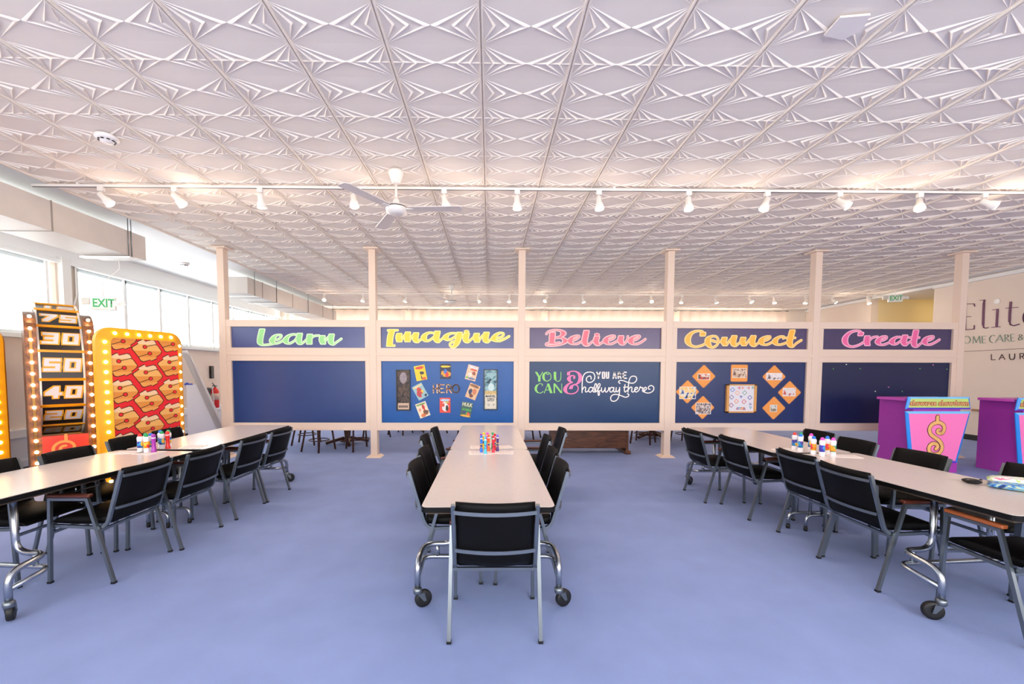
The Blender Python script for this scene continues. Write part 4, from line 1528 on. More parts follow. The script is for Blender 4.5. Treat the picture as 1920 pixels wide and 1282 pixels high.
def build_wheel(bulb):
    # local frame: x along the axle (left to right as seen), y into the cabinet, z up
    ax = Vector((.657, .754))
    rz = math.atan2(ax.y, ax.x)
    t = thing('prize_wheel', 'tall prize wheel with black number plates and bulb lit side boards', 'wheel', (-5.27, 5.17, 0), rz)
    R, CZ, N, W = .875, 1.50, 16, .40
    cy = R - .03
    # side boards
    for s in (-1, 1):
        f = MB()
        pts = [(0, 0), (0, 2.0)] + [(.5 - .5 * math.cos(math.radians(a)), 2.0 + .24 * math.sin(math.radians(a))) for a in range(15, 91, 15)] + [(1.25, 2.24), (1.25, 0)]
        f.prism(pts, lambda u, v, d: (d, u, v), s * .249 - .05, s * .249 + .05)
        bd = f.build('side_board', M_WOODB, t)
        st = MB().box2((s * .249 - .012, -.006, .1), (s * .249 + .012, 0, 2.02))
        st.build('trim_strip', mat('brass_strip', (150, 110, 60), .3, .8), bd)
        for k in range(15):
            z = .12 + k * .134
            add_bulb(bulb, bd, (s * .249, -.018, z))
        add_bulb(bulb, bd, (s * .249, .02, 2.14))
    # drum: rims and core
    for s in (-1, 1):
        d = MB()
        n = 64
        ring_o = [(R + .012) * 1.0, R - .07]
        for k in range(n):
            a0, a1 = 2 * math.pi * k / n, 2 * math.pi * (k + 1) / n
            x0, x1 = s * (W / 2 - .012) - .009, s * (W / 2 - .012) + .009
            q = lambda r, a, x: (x, cy + r * math.sin(a), CZ + r * math.cos(a))
            ro, ri = ring_o
            d.poly([q(ro, a0, x0), q(ro, a1, x0), q(ri, a1, x0), q(ri, a0, x0)])
            d.poly([q(ro, a0, x1), q(ro, a1, x1), q(ri, a1, x1), q(ri, a0, x1)])
            d.poly([q(ro, a0, x0), q(ro, a1, x0), q(ro, a1, x1), q(ro, a0, x1)])
            d.poly([q(ri, a0, x0), q(ri, a1, x0), q(ri, a1, x1), q(ri, a0, x1)])
        d.build('rim', mat('rim_white', (244, 236, 228), .4), t)
    core = MB().lathe([(R - .09, -W / 2 + .03), (R - .09, W / 2 - .03)], (0, cy, CZ), 32, 'X', False)
    core.build('drum', mat('drum_brown', (96, 60, 40), .6), t)
    ax_ = MB().lathe([(.05, -.3), (.05, .3)], (0, cy, CZ), 16, 'X')
    ax_.build('axle', M_STEEL, t)
    plate_m = mat('plate_black', (38, 32, 34), .28)
    bar_m = mat('plate_gold', (248, 166, 24), .3)
    silver = mat('digit_silver', (226, 226, 230), .3)
    gold = mat('digit_gold', (252, 184, 48), .3)
    nums = ['75', '30', '50', '40', '20', '60', '15', '10', '65', '25', '70', '35', '45', '5', '55', '15']
    Rp = R * math.cos(math.pi / N)
    ch = 2 * R * math.sin(math.pi / N)
    for k in range(N):
        # plate k is centred at angle th above the horizontal front
        th = math.radians(49.5 - 22.5 * k)
        n_ = Vector((0, -math.cos(th), math.sin(th)))
        up = Vector((0, math.sin(th), math.cos(th)))
        c = Vector((0, cy, CZ)) + n_ * Rp
        fn = lambda u, v, dd, c=c, n_=n_, up=up: tuple(c + Vector((u, 0, 0)) + up * v + n_ * dd)
        p = MB()
        p.prism([(-W / 2, -ch / 2), (W / 2, -ch / 2), (W / 2, ch / 2), (-W / 2, ch / 2)], fn, -.012, .004)
        pl = p.build('number_plate', plate_m, t)
        b = MB()
        b.prism([(-W / 2, ch / 2 - .018), (W / 2, ch / 2 - .018), (W / 2, ch / 2 + .012), (-W / 2, ch / 2 + .012)], fn, -.004, .020)
        b.build('divider_bar', bar_m, pl)
        s = nums[k]
        sx = .00245 if len(s) == 2 else .0026
        g, w2 = MB(), None
        g.mi = 0
        for layer, (wd, dd) in enumerate(((29, .006), (17, .009))):
            g.mi = layer
            for q, chh in enumerate(s):
                ox = -66 + 72 * q + 8 if len(s) == 2 else -20
                for st in DIG[chh]:
                    P = [((ox + x + (60 - y) * .1) * sx, -(y - 30) * .0020) for x, y in st]
                    for a, bb in zip(P[:-1], P[1:]):
                        h = hull([(x + i * wd * .5 * sx * .9, y + j * wd * .5 * .0020) for x, y in (a, bb) for i in (-1, 1) for j in (-1, 1)])
                        if len(h) > 2:
                            dd += .00005
                            g.poly([fn(u, v, dd) for u, v in h])
        g.build('digits', [gold, silver], pl, recalc=False)
    # lower front panel
    f = MB().box2((-.20, -.01, .03), (.20, .03, .70))
    fp = f.build('front_panel', mat('panel_red', (238, 72, 52), .35), t)
    g = MB()
    fn = lambda u, v, dd: (u * .0016, -.011 - dd, .735 - v * .0016)
    sp = [(70 * (1 - a / 900.0) * math.cos(math.radians(a + 40)) * (1 if a < 300 else 1), 0) for a in range(0)]
    P = []
    for a in range(0, 521, 20):
        r = 15 + 62 * (1 - (a / 520.0)) ** 1.0 if False else 74 - 56 * a / 520.0
        P.append((-4 + r * math.cos(math.radians(90 - a * -1 + 20)), 120 + r * .88 * math.sin(math.radians(90 + a + 20))))
    flat(g, mono([P], 19), fn, .002)
    flat(g, mono([[(0, 20), (0, 62)]], 19), fn, .002)
    flat(g, mono([[(6, 178), (0, 210), (-30, 250)]], 19), fn, .002)
    g.build('emblem', mat('emblem_gold', (250, 172, 84), .4), fp, recalc=False)
    MB().box2((-.2, .02, 0), (.2, 1.2, .04)).build('base', M_WOODB, t)
    f = MB()
    f.prism([(.285, 1.515), (.40, 1.475), (.40, 1.56)], lambda u, v, d: (u, d, v), -.03, .0)
    f.prism([(.295, 1.50), (.33, 1.50), (.33, 1.535), (.295, 1.535)], lambda u, v, d: (u, d, v), 0, .03)
    f.build('pointer', mat('pointer_red', (240, 66, 40), .35), t)
    MB().box2((.301, .002, .75), (.309, .010, 1.85)).build('light_strip', mat('strip_glow', (214, 220, 255), .4, emit=(200, 210, 255), estr=3), t)


# ------------------------------------------------------------------ marquee panels with the dollar pattern
def clip(poly, ax, val, keep_less):
    out = []
    n = len(poly)
    ins = lambda p: (p[ax] <= val) if keep_less else (p[ax] >= val)
    for i in range(n):
        a, b = poly[i], poly[(i + 1) % n]
        if ins(a):
            out.append(a)
        if ins(a) != ins(b):
            t = (val - a[ax]) / (b[ax] - a[ax])
            out.append((a[0] + (b[0] - a[0]) * t, a[1] + (b[1] - a[1]) * t))
    return out


def clip_box(poly, x0, x1, z0, z1):
    for ax, v, l in ((0, x1, True), (0, x0, False), (1, z1, True), (1, z0, False)):
        poly = clip(poly, ax, v, l)
        if len(poly) < 3:
            return []
    return poly


MOTIF = [(895, 700), (925, 742), (1060, 705), (1100, 722), (1130, 775), (1118, 797), (1150, 805), (1225, 915), (1200, 960), (1118, 1018), (1132, 1045), (1025, 1095), (1008, 1075),
         (880, 1110), (838, 1095), (800, 1030), (790, 1018), (690, 882), (700, 858), (800, 790), (785, 758)]


def marquee(label, loc, rz, bulb, partial=False):
    """panel: local x along its width, y backwards, z up; origin at the foot of its left edge"""
    t = thing('marquee_panel', label, 'panel', loc, rz, 'bulb lit dollar panels')
    Wd, Hh, fr, rad = 1.05, 2.03, .125, .17

    def rrect(x0, x1, z0, z1, r, n=6):
        pts = [(x0, z0), (x1, z0)]
        for c, a in (((x1 - r, z1 - r), 0), ((x0 + r, z1 - r), 90)):
            for k in range(n + 1):
                q = math.radians(a + 90 * k / n)
                pts.append((c[0] + r * math.cos(q), c[1] + r * math.sin(q)))
        return pts
    o = rrect(0, Wd, .02, Hh, rad)
    i = rrect(fr, Wd - fr * .8, .12, Hh - fr, .06)
    f = MB()
    n = len(o)
    yo, yi, yb = .05, -.01, .10
    for k in range(n):
        a, b = o[k], o[(k + 1) % n]
        c, d = i[k], i[(k + 1) % n]
        f.poly([(a[0], yo, a[1]), (b[0], yo, b[1]), (d[0], yi, d[1]), (c[0], yi, c[1])])
        f.poly([(a[0], yo, a[1]), (b[0], yo, b[1]), (b[0], yb, b[1]), (a[0], yb, a[1])])
        f.poly([(c[0], yi, c[1]), (d[0], yi, d[1]), (d[0], yi + .02, d[1]), (c[0], yi + .02, c[1])])
    f.poly([(x, yb, z) for x, z in o])
    fo = f.build('frame', M_YEL, t)
    x0, x1, z0, z1 = fr, Wd - fr * .8, .12, Hh - fr
    b = MB()
    b.box2((x0, yi + .012, z0), (x1, yi + .02, z1))
    cols = [mat('pattern_red', (244, 44, 50), .4), mat('pattern_outline', (60, 20, 14), .5), mat('gold_pale', (255, 216, 170), .45), mat('gold_light', (252, 190, 106), .45), mat('gold_mid', (238, 154, 70), .45), mat('gold_warm', (246, 172, 88), .45)]
    sx, sz = 1 / 9.16 / 160, 1 / 9.16 * 5.35 / 776
    dx, dz = .31, .333
    y = yi + .0115
    bands = [(2, .078, 9), (3, -.006, .078), (4, -.088, -.006), (5, -9, -.088)]
    for ci in range(-1, 4):
        for rj in range(0, 7):
            cx = x0 + .42 + (ci - 1) * dx
            cz = z1 - .14 - rj * dz + (0 if (ci - 1) % 2 == 0 else dz * .42)

            def put(poly, mi, lift):
                q = clip_box(poly, x0, x1, z0, z1)
                if len(q) > 2:
                    b.mi = mi
                    try:
                        b.poly([(u, y - lift, v) for u, v in q])
                    except ValueError:
                        pass
            P = [((u - 957) * sx * 1.0, -(v - 905) * sz * .95) for u, v in MOTIF]
            put([(cx + u * 1.045, cz + v * 1.05) for u, v in P], 1, .001)
            for mi, lo, hi in bands:
                q = clip(clip([(u * .985, v * .98) for u, v in P], 1, hi, True), 1, lo, False)
                if len(q) > 2:
                    put([(cx + u, cz + v) for u, v in q], mi, .002)
            for (x_, z_), (xe, ze) in (((915, 845), (1125, 790)), ((1000, 955), (795, 1022))):
                for q in mono([[((x_ - 957) * sx, -(z_ - 905) * sz), ((xe - 957) * sx, -(ze - 905) * sz)]], .008, straight=True):
                    put([(cx + u, cz + v) for u, v in q], 1, .003)
                for r, mi, lf in ((.029, 1, .0035), (.021, 0, .004)):
                    put([(cx + (x_ - 957) * sx * 1.0 + r * math.cos(a), cz - (z_ - 905) * sz + r * .9 * math.sin(a)) for a in [2 * math.pi * k / 12 for k in range(12)]], mi, lf)
    b.build('pattern_board', cols, t, recalc=False)
    # bulbs round the frame
    pos = []
    for k in range(15):
        z = .14 + k * .122
        pos += [(fr * .62, z), (Wd - fr * .5, z)]
    for k in range(6):
        pos.append((fr * 1.5 + k * (Wd - fr * 2.9) / 5, Hh - fr * .55))
    for x, z in pos:
        e = fr * .38
        add_bulb(bulb, fo, (x, -.005 + .02, z))
    return t


def build_marquees(bulb):
    a = Vector((-4.66, 5.0))
    b = Vector((-4.395, 5.97))
    rz = math.atan2(b.y - a.y, b.x - a.x)
    marquee('yellow framed panel of gold dollar shapes on red, right of the wheel', (a.x, a.y, 0), rz, bulb)
    # left of the wheel, mostly out of the frame
    e = Vector((-5.86, 5.06))
    d = Vector((.80, .60))
    s = e - d * 1.05
    marquee('yellow framed bulb panel left of the wheel, cut by the photo edge', (s.x, s.y, 0), math.atan2(d.y, d.x), bulb)


# ------------------------------------------------------------------ podiums
def dollar(fn, gold, rim, name, parent):
    """a fat curled S with a bar, drawn in local units (about 220 x 490), y down"""
    S = [(68, -108), (92, -140), (98, -180), (84, -222), (40, -250), (-10, -252), (-60, -232), (-92, -190), (-96, -140), (-76, -96), (-30, -60), (30, -20), (68, 24), (84, 74), (72, 128), (30, 166), (-24, 172), (-70, 150), (-92, 108), (-88, 66), (-60, 34), (-20, 26), (14, 44), (22, 76), (2, 98)]
    curl = [(68, -108), (40, -108), (12, -122), (10, -150), (30, -160)]
    bars = [[(2, -330), (2, -255)], [(-2, 180), (-2, 236)]]
    mb = MB()
    for k, (w, d) in enumerate(((60, .002), (44, .004))):
        mb.mi = k
        flat(mb, mono([S], w, n=4), fn, d)
        flat(mb, mono([curl], w * .8, n=4), fn, d)
        flat(mb, mono(bars, w * (1.0 if k == 0 else .95), straight=True), fn, d)
    mb.build(name, [rim, gold], parent, recalc=False)


def build_podium(label, x0, yf, rz=0.0):
    """x0: left edge of the front board; local frame x right, y back"""
    t = thing('game_podium', label, 'podium', (x0, yf, 0), rz, 'purple game podiums')
    pur = mat('podium_purple', (172, 60, 172), .4, noise=.03, scale=40, bump=.05, bscale=300)
    top_m = mat('podium_top', (206, 84, 190), .35)
    W = .98
    b = MB().box2((.13, .012, 0), (.84, .55, 1.075))
    b.build('body', pur, t)
    MB().box2((.03, .05, 1.075), (W - .01, .50, 1.115), bev=.006).build('desk_top', top_m, t)
    # header sign with bevelled blue rim
    blues = [mat('rim_sky', (120, 200, 250), .35), mat('rim_blue', (30, 140, 236), .35), mat('rim_violet', (104, 70, 210), .35)]

    def sign(pts, bw, face, name):
        m = MB()
        cx = sum(p[0] for p in pts) / 4
        cz = sum(p[1] for p in pts) / 4
        ins = []
        for x, z in pts:
            ins.append((x + (bw * 1.15 if x < cx else -bw * 1.15), z + (bw if z < cz else -bw)))
        side = [2, 1, 0, 1]
        for k in range(4):
            a, c = pts[k], pts[(k + 1) % 4]
            d, e = ins[(k + 1) % 4], ins[k]
            m.mi = side[k]
            m.poly([(a[0], -.0, a[1]), (c[0], 0, c[1]), (d[0], -.014, d[1]), (e[0], -.014, e[1])])
            m.poly([(a[0], 0, a[1]), (c[0], 0, c[1]), (c[0], .012, c[1]), (a[0], .012, a[1])])
        m.mi = 3
        m.poly([(x, -.014, z) for x, z in ins])
        m.mi = 1
        m.poly([(x, .012, z) for x, z in pts])
        return m.build(name, blues + [face], t)
    hd = sign([(0, .955), (W, .955), (W - .03, 1.14), (.03, 1.14)], .026, mat('header_lime', (196, 220, 120), .4), 'header_sign')
    fb = sign([(.10, .15), (W - .16, .15), (W, .925), (0, .925)], .034, mat('front_pink', (255, 128, 196), .35), 'front_board')
    inkd = mat('gold_ink_dark', (150, 70, 50), .4)
    inkl = mat('gold_ink', (238, 178, 120), .4)
    text('lettering', 'showcase showdown', .105, inkd, hd, facing((W / 2, -.0155, 1.045)), bold=.008, sx=.98)
    text('lettering', 'showcase showdown', .105, inkl, hd, facing((W / 2, -.017, 1.045)), bold=.001, sx=.98)
    sc = .00112
    fn = lambda u, v, d: (W / 2 - .02 + u * sc, -.014 - d, .475 - v * sc)
    dollar(fn, mat('dollar_gold', (240, 186, 112), .35, noise=.12, scale=7), mat('dollar_rim', (104, 46, 40), .4), 'dollar_emblem', fb)
    return t


def build_podiums():
    build_podium('purple podium with a pink dollar front, right of the dark navy board', 6.172, 6.05)
    build_podium('purple podium cut off by the right edge of the photo', 7.585, 5.86)


# ------------------------------------------------------------------ things at the walls
def build_wall_things():
    # leaning white board on its stand
    t = thing('leaning_board', 'tall white board leaning back on a white triangular stand', 'board', (-5.70, 8.1, 0), math.radians(35))
    # local: x right, lean direction: top to the left
    th = .10
    p0, p1 = Vector((.36, 0, .16)), Vector((-.22, 0, 1.86))
    n = Vector((p1.z - p0.z, 0, -(p1.x - p0.x))).normalized()
    b = MB()
    b.prism([(p0.x, p0.z), (p0.x + n.x * th, p0.z + n.z * th), (p1.x + n.x * th, p1.z + n.z * th), (p1.x, p1.z)], lambda u, v, d: (u, d, v), 0, .42)
    b.build('face_board', mat('board_white', (244, 242, 244), .4), t)
    for y in (0, .39):
        b = MB()
        a, c = p0 + n * (th + .05), p1 + n * (th + .05)
        b.prism([(p0.x, p0.z), (a.x, a.z), (c.x, c.z - .1), (p1.x, p1.z)], lambda u, v, d: (u, d, v), y, y + .03)
        b.build('side_rail', mat('rail_white', (236, 230, 226), .4), t)
    for y in (.02, .36):
        b = MB()
        b.prism([(-.16, 0), (.42, 0), (.36, .18), (-.0, 1.22), (-.16, 1.22)], lambda u, v, d: (u, d, v), y, y + .03)
        b.build('stand_side', mat('stand_white', (246, 246, 250), .4), t)
    b = MB()
    b.box2((-.19, .05, 1.215), (-.06, .18, 1.245))
    b.ball((-.15, .06, 1.25), .03, 10, 6, .6)
    b.build('clamp', mat('clamp_blue', (60, 80, 190), .5), t)
    # extinguisher
    y = 10.36
    t = thing('fire_extinguisher', 'red fire extinguisher hung on the left wall by the partition end', 'extinguisher', (XL + .16, y, .57))
    MB().lathe([(.07, 0), (.085, .02), (.085, .40), (.075, .45), (.035, .49), (.03, .52)], seg=20).build('cylinder', mat('extinguisher_red', (226, 40, 30), .3), t)
    MB().lathe([(.0865, .2), (.0865, .36)], seg=20).build('label', mat('extinguisher_label', (222, 190, 170), .5), t)
    MB().box2((-.04, -.03, .52), (.04, .03, .56)).tube([(.0, -.02, .56), (.02, -.12, .62)], .012, 8).tube([(.0, -.02, .54), (.02, -.12, .55)], .01, 8).build('valve', M_STEEL, t)
    MB().tube(fillet([(0, -.03, .54), (.03, -.14, .5), (.04, -.12, .22), (.03, -.1, .12)], .08), .012, 8).build('hose', mat('hose_white', (226, 222, 216), .5), t)
    MB().box2((-.16, -.05, .3), (-.08, .05, .5)).build('bracket', M_STEEL, t)
    # black box
    tag(MB().box2((XL, y + .05, 1.30), (XL + .05, y + .16, 1.61), bev=.01).build('wall_box', mat('box_black', (24, 24, 26), .35)),
        'black box on the left wall above the fire extinguisher', 'box')
    # handrail on the right wall
    t = thing('handrail', 'short wooden handrail on the right wall between the podiums', 'handrail', (XR, 0, 0))
    MB().box2((-.11, 6.0, .655), (-.045, 8.95, .70), bev=.012).build('rail', wood('rail_wood', (150, 108, 80), (176, 134, 100), .4), t)
    for k, yy in enumerate((8.8, 7.4, 6.2)):
        MB().box2((-.08, yy - .02, .60), (0, yy + .02, .655)).build('bracket', M_STEEL, t)
    # wall lettering: written along -y on the right wall
    t = thing('wall_sign', 'purple and green wall lettering reading Elite HOME CARE on the right wall', 'sign', (XR, 0, 0))
    pur = mat('sign_purple', (96, 30, 84), .35)
    grn = mat('sign_green', (120, 150, 130), .4)
    brn = mat('sign_brown', (96, 66, 66), .4)
    f6 = 6.407

    def wfn(u, v, d):
        p = on_x(1780 + u / f6, 540 + v / f6, XR)
        return (-d, p.y, p.z)

    def letters(strokes, m, dd=.012):
        g = MB()
        for p in strokes:
            for q in p:
                g.prism(q, wfn, 0.001, dd)
        g.build('lettering', m, t)
    V = lambda pts, th, tn: pen([pts], th, tn, straight=True)
    letters([V([(190, 185), (186, 500)], 30, 6), V([(160, 190), (300, 188)], 6, 8), V([(300, 188), (306, 218)], 10, 6), V([(190, 345), (262, 342)], 6, 7),
             V([(158, 502), (300, 492)], 6, 9), V([(300, 492), (302, 450)], 6, 10)], pur)
    letters([V([(424, 145), (418, 185)], 22, 5), V([(370, 148), (430, 140)], 5, 6), V([(418, 180), (412, 300), (408, 440)], 26, 6), V([(408, 440), (416, 474), (440, 482), (472, 474)], 22, 8)], pur)
    letters([V([(582, 258), (570, 462)], 26, 6), V([(522, 262), (590, 250)], 5, 6), V([(512, 472), (612, 464)], 5, 7)], pur)
    letters([V([(742, 165), (730, 300), (726, 400)], 28, 6), V([(726, 400), (738, 440), (780, 452), (842, 432)], 24, 10), V([(682, 242), (830, 230)], 5, 7)], pur)
    e = [(905, 330), (1010, 318), (1005, 270), (955, 258), (905, 310), (900, 390), (940, 440), (1010, 420)]
    letters([pen([e], 26, 7)], pur)
    dot = MB()
    dot.ball((0, 0, 0), .055, 14, 8)
    p = wfn(578, 160, .01)
    dob = dot.build('dot', mat('sign_white', (250, 248, 244), .3), t)
    dob.location = p
    dob.scale = (.25, 1, 1)
    G = lambda pts: pen([pts], 9, 4, straight=True)
    o1 = [(215 + 38 * math.cos(a * .35), 620 + 44 * math.sin(a * .35)) for a in range(19)]
    letters([G([(70, 590), (70, 675)]), G([(130, 588), (130, 672)]), G([(70, 632), (130, 630)]), G(o1),
             G([(285, 665), (292, 580)]), G([(292, 580), (325, 655)]), G([(325, 655), (362, 575)]), G([(362, 575), (372, 662)]),
             G([(395, 578), (398, 660)]), G([(395, 578), (440, 574)]), G([(398, 617), (430, 614)]), G([(398, 662), (442, 657)])], grn, .008)
    c1 = [(550, 575), (530, 566), (500, 578), (484, 612), (496, 645), (524, 658)]
    letters([pen([c1], 9, 4), G([(555, 652), (610, 562)]), G([(610, 562), (648, 645)]), G([(572, 622), (636, 615)]),
             G([(668, 560), (672, 642)]), pen([[(668, 562), (704, 562), (708, 585), (672, 600)]], 9, 4), G([(685, 600), (722, 640)]),
             G([(738, 556), (744, 638)]), G([(738, 556), (778, 552)]), G([(742, 597), (772, 594)]), G([(744, 640), (784, 636)]),
             pen([[(890, 620), (840, 575), (858, 558), (876, 572), (835, 600), (840, 625), (868, 618), (888, 592)]], 8, 4)], grn, .008)
    letters([V([(60, 767), (1100, 716)], 4, 5)], brn, .006)
    B = lambda pts: mono([pts], 9, straight=True)
    letters([B([(506, 797), (508, 862)]), B([(508, 862), (552, 860)]), B([(600, 858), (634, 796)]), B([(634, 796), (668, 856)]), B([(614, 838), (656, 835)]),
             mono([[(724, 792), (726, 835), (740, 856), (768, 856), (786, 835), (788, 790)]], 9), B([(850, 786), (852, 850)]), mono([[(850, 788), (888, 786), (896, 802), (884, 818), (852, 820)]], 9), B([(872, 820), (900, 848)])], brn, .008)


def exit_sign(label, loc, rz, rod):
    t = thing('exit_sign', label, 'sign', loc, rz, 'green lettered exit signs')
    MB().box((0, 0, 0), (.30, .045, .19), bev=.008).build('housing', mat('exit_white', (236, 238, 234), .4), t)
    text('lettering', 'EXIT', .165, mat('exit_green', (60, 178, 100), .4), t, facing((0.01, -.0235, 0)), sx=.78, bold=.004)
    MB().box((-.21, .01, .03), (.10, .05, .10), bev=.01).build('battery_pack', mat('exit_grey', (206, 204, 198), .5), t)
    hd = MB()
    for dx in (.17, .235):
        hd.lathe([(.02, .03), (.036, -.02), (.038, -.03)], (dx, 0, .0), 12, 'Y')
    hd.build('lamp_head', mat('exit_white2', (230, 230, 228), .4), t)
    MB().tube(fillet(rod, .03), .007, 8).build('hanger_rod', M_WHITE, t)
    return t


def build_exits():
    exit_sign('hanging exit sign with green letters before the left windows', (-5.565, 6.08, 2.46), .25, [(0, 0, .09), (0, 0, .30), (.16, .1, .52), (.16, .1, .70)])
    exit_sign('hanging exit sign with green letters by the yellow alcove', (10.45, 10.66, 3.40), -.35, [(0, 0, .09), (0, 0, .198)])


# ------------------------------------------------------------------ ceiling things
def spot(x, y, tilt, turn, label, group, power, zt):
    t = thing('track_spot', label, 'spotlight', (x, y, zt), 0, group)
    w = mat('fixture_white', (238, 234, 228), .4)
    MB().box2((-.03, -.02, -.045), (.03, .02, 0), bev=.004).tube([(0, 0, -.04), (0, 0, -.085)], .008, 8).build('adapter', w, t)
    d = Vector((math.sin(turn) * math.sin(tilt), math.cos(turn) * math.sin(tilt), -math.cos(tilt)))
    M = Matrix.Translation((0, 0, -.09)) @ d.to_track_quat('-Z', 'Y').to_matrix().to_4x4()
    h = MB().lathe([(.018, .035), (.03, .025), (.032, -.04), (.045, -.07), (.052, -.12), (.048, -.12)], seg=18)
    ho = h.build('lamp_head', w, t)
    ho.matrix_local = M
    g = MB().lathe([(.0005, -.128), (.030, -.126), (.046, -.119), (.0005, -.119)], seg=18)
    go = g.build('bulb_face', mat('lamp_glow', (255, 246, 226), .4, emit=(255, 226, 186), estr=22), ho)
    L = bpy.data.lights.new('lamp', 'SPOT')
    L.spot_size, L.spot_blend = math.radians(165), .9
    L.energy = power
    L.color = (1.0, .80, .62)
    L.shadow_soft_size = .04
    lo = bpy.data.objects.new('lamp', L)
    C.objects.link(lo)
    lo.matrix_world = Matrix.Translation((x, y, zt)) @ M @ Matrix.Translation((0, 0, -.19))
    L = bpy.data.lights.new('lamp_spill', 'POINT')
    L.energy = power * .22
    L.color = (1.0, .80, .62)
    L.shadow_soft_size = .05
    lo = bpy.data.objects.new('lamp_spill', L)
    C.objects.link(lo)
    lo.location = Vector((x, y, zt)) + M @ Vector((0, 0, -.19))
    return t


def build_tracks():
    zt = CEIL - .055
    t = thing('light_track', 'long white lighting track across the ceiling before the partition', 'track', (0, 4.78, 0))
    w = mat('fixture_white', (238, 234, 228), .4)
    MB().box2((-5.1, -.018, zt), (XR - .06, .018, zt + .024), bev=.003).build('rail', w, t)
    MB().box2((-5.1, -.006, zt - .002), (XR - .06, .006, zt)).build('slot', mat('slot_dark', (70, 66, 62), .5), t)
    for k in range(6):
        x = -4.6 + k * 3.0
        MB().box2((x - .012, -.01, zt + .02), (x + .012, .01, CEIL - .003)).build('clip', w, t)
    xs = [-4.345, -3.53, -2.58, -1.54, -.52, .303, 1.228, 2.25, 3.15, 3.98, 4.91, 5.655]
    ti = [.75, .7, .2, .35, .3, .1, .2, .2, .45, .8, .6, 1.0]
    tu = [1.3, 1.4, .1, 2.6, 2.2, 3.1, 2.9, 3.3, -2.0, 2.4, -2.4, 2.1]
    order = ['leftmost', 'second', 'third', 'fourth', 'fifth', 'sixth', 'seventh', 'eighth', 'ninth', 'tenth', 'eleventh', 'twelfth']
    for k, x in enumerate(xs):
        spot(x, 4.78, ti[k], tu[k], 'white track spotlight, %s from the left on the front track' % order[k] if k else 'white track spotlight at the left end of the front track', 'spots on the front track', 9.0, zt)
    Y2 = 11.2
    t = thing('light_track', 'white lighting track far behind the partition', 'track', (0, Y2, 0))
    MB().box2((-4.9, -.018, zt), (XR - .06, .018, zt + .024), bev=.003).build('rail', w, t)
    for k in range(6):
        x = -4.6 + k * 3.0
        MB().box2((x - .012, -.01, zt + .02), (x + .012, .01, CEIL - .003)).build('clip', w, t)
    px = [608, 681, 762, 834, 897, 955, 1025.6, 1092, 1163, 1221, 1279, 1341, 1405, 1451, 1511, 1561, 1627]
    for k, p in enumerate(px):
        x = on_y(p, 562, Y2).x
        lab = 'small far track spotlight, number %d from the left on the back track' % (k + 1)
        nm = ['leftmost', 'second', 'third', 'fourth', 'fifth', 'sixth', 'seventh', 'eighth', 'ninth', 'tenth', 'eleventh', 'twelfth', 'thirteenth', 'fourteenth', 'fifteenth', 'sixteenth', 'rightmost'][k]
        spot(x, Y2, .35 if k % 3 else .7, [2.8, 3.3, -2.2, 2.2][k % 4], 'far white track spotlight behind the partition, %s of the back track' % nm, 'spots on the back track', 7.0, zt)


def build_fan(label, x, y, turn):
    t = thing('ceiling_fan', label, 'fan', (x, y, CEIL - .012), turn, 'white three blade ceiling fans')
    w = mat('fan_white', (236, 232, 226), .4)
    MB().lathe([(.075, 0), (.078, -.03), (.05, -.10), (.04, -.125), (.012, -.13)], seg=24).build('canopy', w, t)
    MB().tube([(0, 0, -.12), (0, 0, -.36)], .012, 12).build('down_rod', w, t)
    MB().lathe([(.014, -.27), (.03, -.30), (.036, -.345), (.06, -.36), (.105, -.365), (.108, -.39), (.10, -.425), (.06, -.445), (.0005, -.45)], seg=28).build('motor', w, t)
    MB().lathe([(.110, -.372), (.112, -.376), (.110, -.38)], seg=28).build('motor_ring', mat('ring_dark', (60, 56, 52), .4), t)
    for k in range(3):
        b = MB()
        b.prism([(.14, -.055), (.66, -.068), (.69, -.045), (.69, .045), (.66, .068), (.14, .055)], lambda u, v, d: (u, v, -.392 - v * .02 + d), 0, .007)
        o = b.build('blade', mat('fan_blade', (226, 218, 212), .45), t)
        o.rotation_euler = (0, 0, k * 2 * math.pi / 3)
        a = MB().box2((.09, -.02, -.396), (.18, .02, -.386))
        ao = a.build('blade_iron', w, o)


